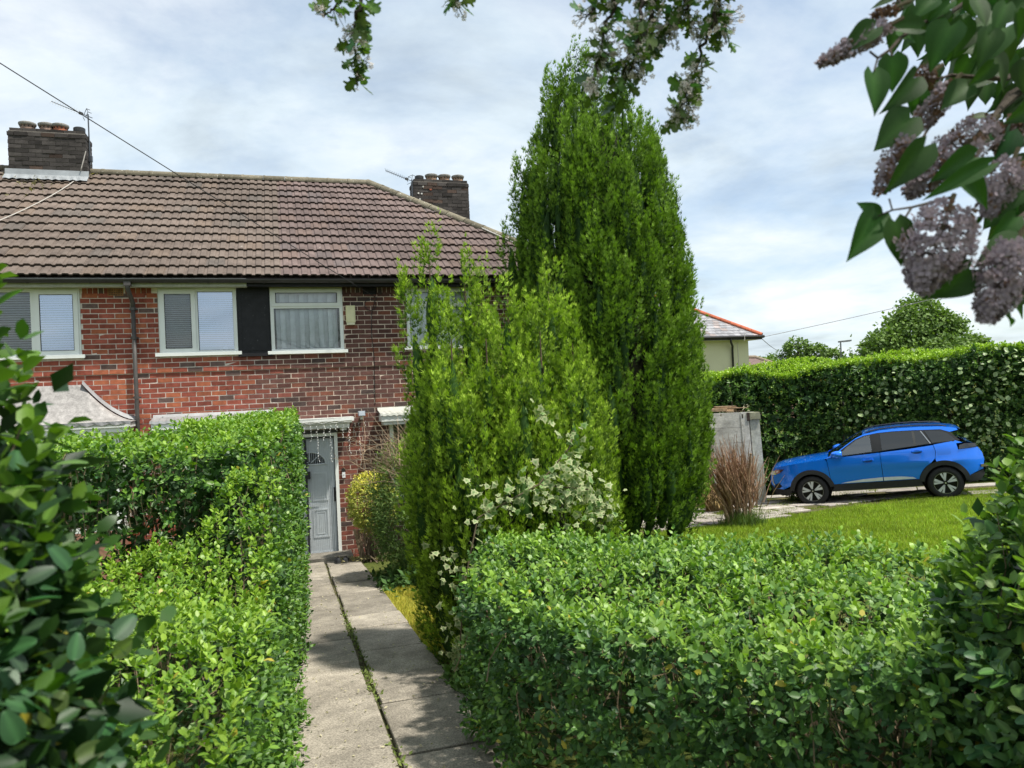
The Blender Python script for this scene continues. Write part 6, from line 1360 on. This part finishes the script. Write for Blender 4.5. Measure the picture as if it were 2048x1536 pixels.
def hawthorn():
    rng = np.random.default_rng(101); base = np.array([1.9, -1.6]); gz = float(G(*base))
    T = thing('hawthorn_tree', (*base, gz), 'hawthorn with white blossom twigs hanging from overhead branches', 'tree')
    tw = [([(742, -90), (716, 20), (708, 90), (718, 168)], 1.70, 1.0, .75), ([(705, -40), (680, 5), (645, 35)], 1.68, .8, .5), ([(950, -90), (915, -30), (912, 12)], 1.72, .8, .5),
          ([(1262, -90), (1222, 20), (1200, 110), (1182, 190)], 1.70, 1.2, 1.0), ([(1335, -90), (1296, 50), (1262, 140), (1232, 212)], 1.74, 1.3, .7), ([(1290, -60), (1275, 80), (1238, 165)], 1.66, 1.3, .6), ([(1300, -20), (1305, 60), (1300, 110)], 1.72, 1.0, .6),
          ([(1452, -90), (1424, 50), (1398, 125), (1374, 190), (1358, 238)], 1.70, 1.0, .95), ([(1400, -60), (1352, 45), (1312, 85)], 1.75, .9, .9), ([(1430, -40), (1445, 40), (1452, 85)], 1.68, .9, .9), ([(1240, -60), (1195, -10), (1178, 40)], 1.72, .9, 1.0), ([(1350, -80), (1370, 0), (1380, 50)], 1.7, 1.0, .8)]
    st = MB(); LP, LD, LN, LS, BP = [], [], [], [], []
    for pts, Z, dens, fl in tw:
        Q = np.array([cam_pt(x, y, Z+.05*rng.normal()) for x, y in pts]); t = np.linspace(0, len(Q)-1, 26); i = np.minimum(t.astype(int), len(Q)-2); C_ = Q[i]+(Q[i+1]-Q[i])*(t-i)[:, None]+rng.normal(0, .003, (26, 3))
        top = C_[0]; ext = [top+np.array([.15*rng.normal(), -.25, .55]), top+np.array([.05, -.10, .28])]
        P = np.concatenate([ext, C_]); tube(st, P, np.linspace(.006, .0016, len(P)), 5, (.055, .045, .038))
        L = np.linalg.norm(np.diff(C_, axis=0), axis=1).sum(); nn = int(L/.0062*dens)
        for k in range(nn):
            f = rng.random()*25; j = min(int(f), 24); p = C_[j]+(C_[j+1]-C_[j])*(f-j); ax = unit(C_[j+1]-C_[j]); sd_ = unit(np.cross(ax, rng.normal(0, 1, 3)))
            if rng.random() < .62:
                d = unit(sd_*.9+ax*.5+rng.normal(0, .3, 3)); LP.append(p+sd_*.006); LD.append(d); LN.append(rng.normal(0, .7, 3)+np.array([0, -.6, .5])); LS.append(rng.uniform(.028, .050))
        for k in range(int(L/.021*fl)):
            f = rng.random()*25; j = min(int(f), 24); p = C_[j]; o = p+unit(rng.normal(0, 1, 3))*rng.uniform(.008, .03)+np.array([0, 0, -.006])
            for q in range(rng.integers(6, 13)):
                e = o+rng.normal(0, .012, 3); BP.append(e); tube(st, [p, (p+e)/2+rng.normal(0, .003, 3), e], .0008, 3, (.10, .11, .05), cap=False)
    # flowering stalks and leaves
    LP, LD, LN, LS, BP = map(np.array, (LP, LD, LN, LS, BP)); X, Y, Z_ = frames(LD, LN); n = len(LP); cols = np.array([[.075, .14, .03]])*rng.uniform(.6, 1.5, (n, 1))
    big = np.argsort(-LS)[:300]; rest = np.setdiff1d(np.arange(n), big)
    leaf_objects(T, (HLV, HLF), 'leafm', LP[big], X[big], Y[big], Z_[big], LS[big], np.round(cols[big]*20)/20+.008)
    m = MB()
    if len(rest): scatter(m, HLV, HLF, LP[rest], X[rest], Y[rest], Z_[rest], LS[rest], cols[rest])
    # unseen crown above the picture, extended sunward to shade the lilac
    c = np.array([1.7, -.15, 5.1]); u = unit(rng.normal(0, 1, (9500, 3))); P = c+u*np.array([2.7, 1.8, .7])*rng.random((9500, 1))**.4; px, py, pz = project(P); k = (pz < .2) | (py < -90); P = P[k]
    x, y, z = frames(rng.normal(0, 1, P.shape), rng.normal(0, .5, P.shape)+np.array([0, 0, 1])); scatter(m, LEAF4, LEAF4F, P, x, y, z, rng.uniform(.035, .05, len(P)), np.array([[.07, .14, .03]])*rng.uniform(.6, 1.4, (len(P), 1))); m.build('foliage', MT['leafm'], T, kind='stuff')
    PV, PF, PC = petals(5); m = MB(); nb = len(BP); x, y, z = frames(rng.normal(0, 1, (nb, 3)), unit(EYE-BP)*.5+rng.normal(0, .8, (nb, 3))); scatter(m, PV, PF, BP, x, y, z, rng.uniform(.0055, .0085, nb), np.array([[.86, .82, .76]])*rng.uniform(.7, 1.05, (nb, 1)), PC); m.build('blossom', MT['petal'], T, kind='stuff')
    tube(st, [(1.9, -1.6, gz-.1), (1.85, -1.5, gz+1.2), (1.6, -1.0, 3.6), (1.2, -.2, 4.9)], [.12, .10, .075, .04], 9, (.10, .085, .07))
    for e in ((.3, .9, 4.7), (-.4, .5, 4.9), (1.0, 1.3, 4.6), (1.7, .9, 4.7), (.6, -.5, 5.3), (2.3, .3, 5.1), (-.9, -.2, 5.2)): tube(st, [(1.45, -.65, 4.25), ((1.2+e[0])/2, (-.2+e[1])/2, 4.75), e], [.04, .025, .008], 6, (.09, .075, .06))
    st.build('branch', MT['bark'], T, kind='stuff')
hawthorn()
# ================================================================== lilac at the upper right
def heart(n=11):
    V, F = [], []
    for i in range(n):
        t = i/(n-1)
        w_ = float(np.interp(t, [0, .06, .15, .28, .42, .56, .70, .83, .93, 1], [.30, .40, .46, .47, .43, .35, .245, .13, .05, 0]))
        xo = -.13*(1-min(1, t*3.2))
        zc = -.16*t*t
        for s in (-1, -.55, 0, .55, 1): V.append((t+xo*(0, 1.0, .25)[0 if s == 0 else (1 if abs(s) < .9 else 2)], w_*s, zc+.22*abs(s)*w_-.015*(s == 0)))
    for i in range(n-1):
        for j in range(4): a = i*5+j; F += [(a, a+5, a+6), (a, a+6, a+1)]
    return np.array(V), np.array(F)
def lilac():
    rng = np.random.default_rng(111); zx = lambda x: 1600+x/2.328; zy = lambda y: y/2.328; base = np.array([2.15, .10]); gz = float(G(*base))
    T = thing('lilac_bush', (*base, gz), 'lilac with heart-shaped leaves and fading mauve flower heads at the gateway', 'lilac')
    HV, HF = heart(); P, D, Nn, S, C = [], [], [], [], []
    def leaf(x0, y0, x1, y1, Z, tilt=.3, dark=1.0, wid=1.0):
        a = cam_pt(zx(x0), zy(y0), Z); b = cam_pt(zx(x1), zy(y1), Z+rng.normal(0, .015)); P.append(a); D.append(b-a); l_ = np.linalg.norm(b-a); l2 = min(l_*1.02, .088); S.append((l_*.93, l2*wid*rng.uniform(.55, .82), l2*rng.uniform(.4, 2.2)))
        Nn.append(-FWD+RIGHT*rng.normal(0, tilt)+UP*rng.normal(.15, tilt)); C.append(np.array([.036, .092, .015])*dark*rng.uniform(.8, 1.2))
    for l in ((348, 128, 185, 240, 1.22), (428, 262, 436, 440, 1.22), (338, 335, 375, 535, 1.20), (532, 362, 425, 512, 1.25), (515, 545, 345, 700, 1.24), (582, 680, 410, 905, 1.18), (366, 1000, 232, 1215, 1.2), (442, 1030, 490, 1258, 1.16), (792, 1252, 585, 1412, 1.15), (1030, 860, 945, 1005, 1.2), (880, 765, 560, 930, 1.12, .15, 1.0, .62), (812, 730, 618, 832, 1.2), (742, 830, 925, 965, 1.16), (1042, 1130, 800, 1232, 1.15), (1002, 1010, 890, 1130, 1.18), (562, 130, 388, 112, 1.26), (450, 150, 560, 190, 1.3), (960, 1470, 1012, 1508, 1.13), (830, 1010, 790, 1080, 1.22), (700, 120, 600, 320, 1.25), (760, 90, 720, 280, 1.28), (880, 150, 850, 310, 1.22), (950, 130, 830, 320, 1.3), (900, 300, 790, 405, 1.24), (780, 400, 655, 500, 1.26), (560, 420, 520, 550, 1.3), (620, 0, 520, 80, 1.3), (700, 10, 580, 100, 1.32), (820, 0, 880, 130, 1.25), (960, 20, 900, 170, 1.22), (1010, 60, 1040, 210, 1.2), (640, 90, 590, 250, 1.34)): leaf(*l)
    leaf(366, 1000, 262, 935, 1.2)
    for i in range(80):
        x = rng.uniform(430, 1250); y = rng.uniform(-90, 430)
        if x < 620 and y > 150: continue
        a = rng.normal(1.9, .6); l = rng.uniform(105, 190); leaf(x, y, x+l*cos(a), y+l*sin(a), rng.uniform(1.3, 1.7), .6, .85)
    for i in range(46):
        x = rng.uniform(930, 1400); y = rng.uniform(380, 1450); a = rng.normal(1.9, .7); l = rng.uniform(140, 200); leaf(x, y, x+l*cos(a), y+l*sin(a), rng.uniform(1.25, 1.7), .5, .85)
    for i in range(70):
        x = rng.uniform(560, 1150); y = rng.uniform(-80, 620)
        if x < 760 and y > 330: continue
        a = rng.normal(1.8, .8); l = rng.uniform(90, 150); leaf(x, y, x+l*cos(a), y+l*sin(a), rng.uniform(1.7, 2.2), .7, .75)
    P, D, Nn, S, C = map(np.array, (P, D, Nn, S, C)); X, Y, Z = frames(D, Nn); leaf_objects(T, (HV, HF), 'lilacleaf', P, X, Y, Z, S, np.round(C*60)/60+.006)
    st = MB(); bc = (.085, .07, .055)
    def br(pts, r0, r1): Q = np.array([cam_pt(zx(x), zy(y), z) for x, y, z in pts]); tube(st, Q, np.linspace(r0, r1, len(Q)), 6, bc)
    br([(1500, 250, 1.5), (1200, 330, 1.45), (1043, 410, 1.4), (940, 500, 1.36), (860, 590, 1.32), (780, 735, 1.26)], .011, .003)
    br([(1200, 330, 1.45), (980, 440, 1.4), (900, 560, 1.38), (860, 640, 1.34), (820, 740, 1.3)], .009, .003)
    br([(1043, 300, 1.45), (960, 370, 1.4), (700, 350, 1.34), (640, 370, 1.3)], .006, .002); br([(700, 60, 1.4), (560, 110, 1.32), (470, 175, 1.26), (420, 232, 1.24), (362, 270, 1.22), (325, 240, 1.21)], .004, .0018); br([(362, 270, 1.22), (345, 330, 1.2)], .0018, .0015); br([(420, 232, 1.24), (428, 262, 1.22)], .0015, .0015)
    br([(520, 965, 1.18), (430, 978, 1.18), (415, 925, 1.18)], .002, .0015); br([(700, 920, 1.22), (520, 965, 1.18), (480, 1030, 1.17)], .003, .0015); br([(430, 978, 1.18), (366, 1005, 1.2)], .0016, .0015); br([(1043, 1230, 1.17), (880, 1275, 1.16), (790, 1290, 1.15)], .003, .0015); br([(620, 560, 1.3), (555, 670, 1.24)], .003, .002); br([(1043, 560, 1.4), (960, 640, 1.34), (900, 700, 1.3)], .006, .003)
    br([(460, 0, 1.3), (480, 40, 1.28), (400, 75, 1.27), (340, 55, 1.26)], .002, .001); br([(900, -80, 1.5), (700, 60, 1.4)], .006, .004); br([(1500, 250, 1.5), (1300, 50, 1.5), (900, -80, 1.5)], .01, .006); br([(1400, 700, 1.5), (1200, 900, 1.35), (1043, 1000, 1.25), (900, 1120, 1.2)], .007, .003)
    root = cam_pt(zx(1500), zy(250), 1.5)
    for k in range(5): a = np.array([base[0]+.12*cos(k*1.3), base[1]+.12*sin(k*1.3), gz-.05]); e = root+np.array([.06*k, -.05*k, .1*k-.1]); tube(st, [a, (a+e)/2+np.array([.08*sin(k), .05, .1]), e], [.024, .018, .010], 7, bc)
    st.build('stem', MT['bark'], T, kind='stuff')
    PV, PF, PC = petals(4, .40); PC = np.where(PC < .9, .62, 1.0)
    for (x0, y0, x1, y1, w_, Z, n, brown) in ((410, 120, 95, 295, 100, 1.24, 150, .15), (705, 400, 520, 620, 120, 1.30, 130, .35), (870, 590, 500, 905, 215, 1.25, 330, .22), (690, 985, 560, 1350, 330, 1.15, 430, .03), (1005, 1150, 865, 1490, 250, 1.13, 330, .06), (985, 760, 870, 1005, 180, 1.22, 200, .12), (505, 655, 360, 900, 130, 1.24, 130, .45), (1010, 570, 930, 700, 130, 1.32, 90, .7), (610, 340, 500, 420, 110, 1.33, 70, .75), (1030, 1050, 930, 1110, 90, 1.25, 60, .3), (450, 30, 345, 75, 50, 1.27, 26, .8)):
        a = cam_pt(zx(x0), zy(y0), Z); b = cam_pt(zx(x1), zy(y1), Z-.01); ax = unit(b-a); L = np.linalg.norm(b-a); R = w_/2.328/1480*Z/2
        e1 = unit(np.cross(ax, FWD)); e2 = np.cross(ax, e1); t = rng.random(n)**.85; ph = rng.uniform(0, 2*pi, n); rr = R*np.sin(pi*np.clip(t*.80+.14, 0, 1))**.7*(1-.45*t)*1.15*rng.uniform(.72, 1.05, n)*(1+.14*np.sin(3*ph+9*t))
        rad = e1*np.cos(ph)[:, None]+e2*np.sin(ph)[:, None]; Q = a+ax*(L*t)[:, None]+rad*rr[:, None]; nr = rad+ax*.35+rng.normal(0, .3, (n, 3)); x, y, z = frames(np.cross(nr, rng.normal(0, 1, (n, 3))), nr)
        col = np.array([[.42, .345, .385]])*rng.uniform(.75, 1.15, (n, 1)); bk = rng.random(n) < brown; col[bk] = np.array([.20, .12, .08])*rng.uniform(.6, 1.3, (bk.sum(), 1))
        m = MB(); scatter(m, PV, PF, Q, x, y, z, rng.uniform(.0075, .0115, n), col, PC)
        tube(m, [a-ax*.03, a+ax*L*.9], [.004, .0015], 5, (.14, .12, .07))
        for q in Q[::3]: tube(m, [a+ax*max(0, (q-a)@ax-.012), q], .0011, 3, (.16, .12, .10), cap=False)
        m.build('flower_head', MT['petal'], T)
lilac()
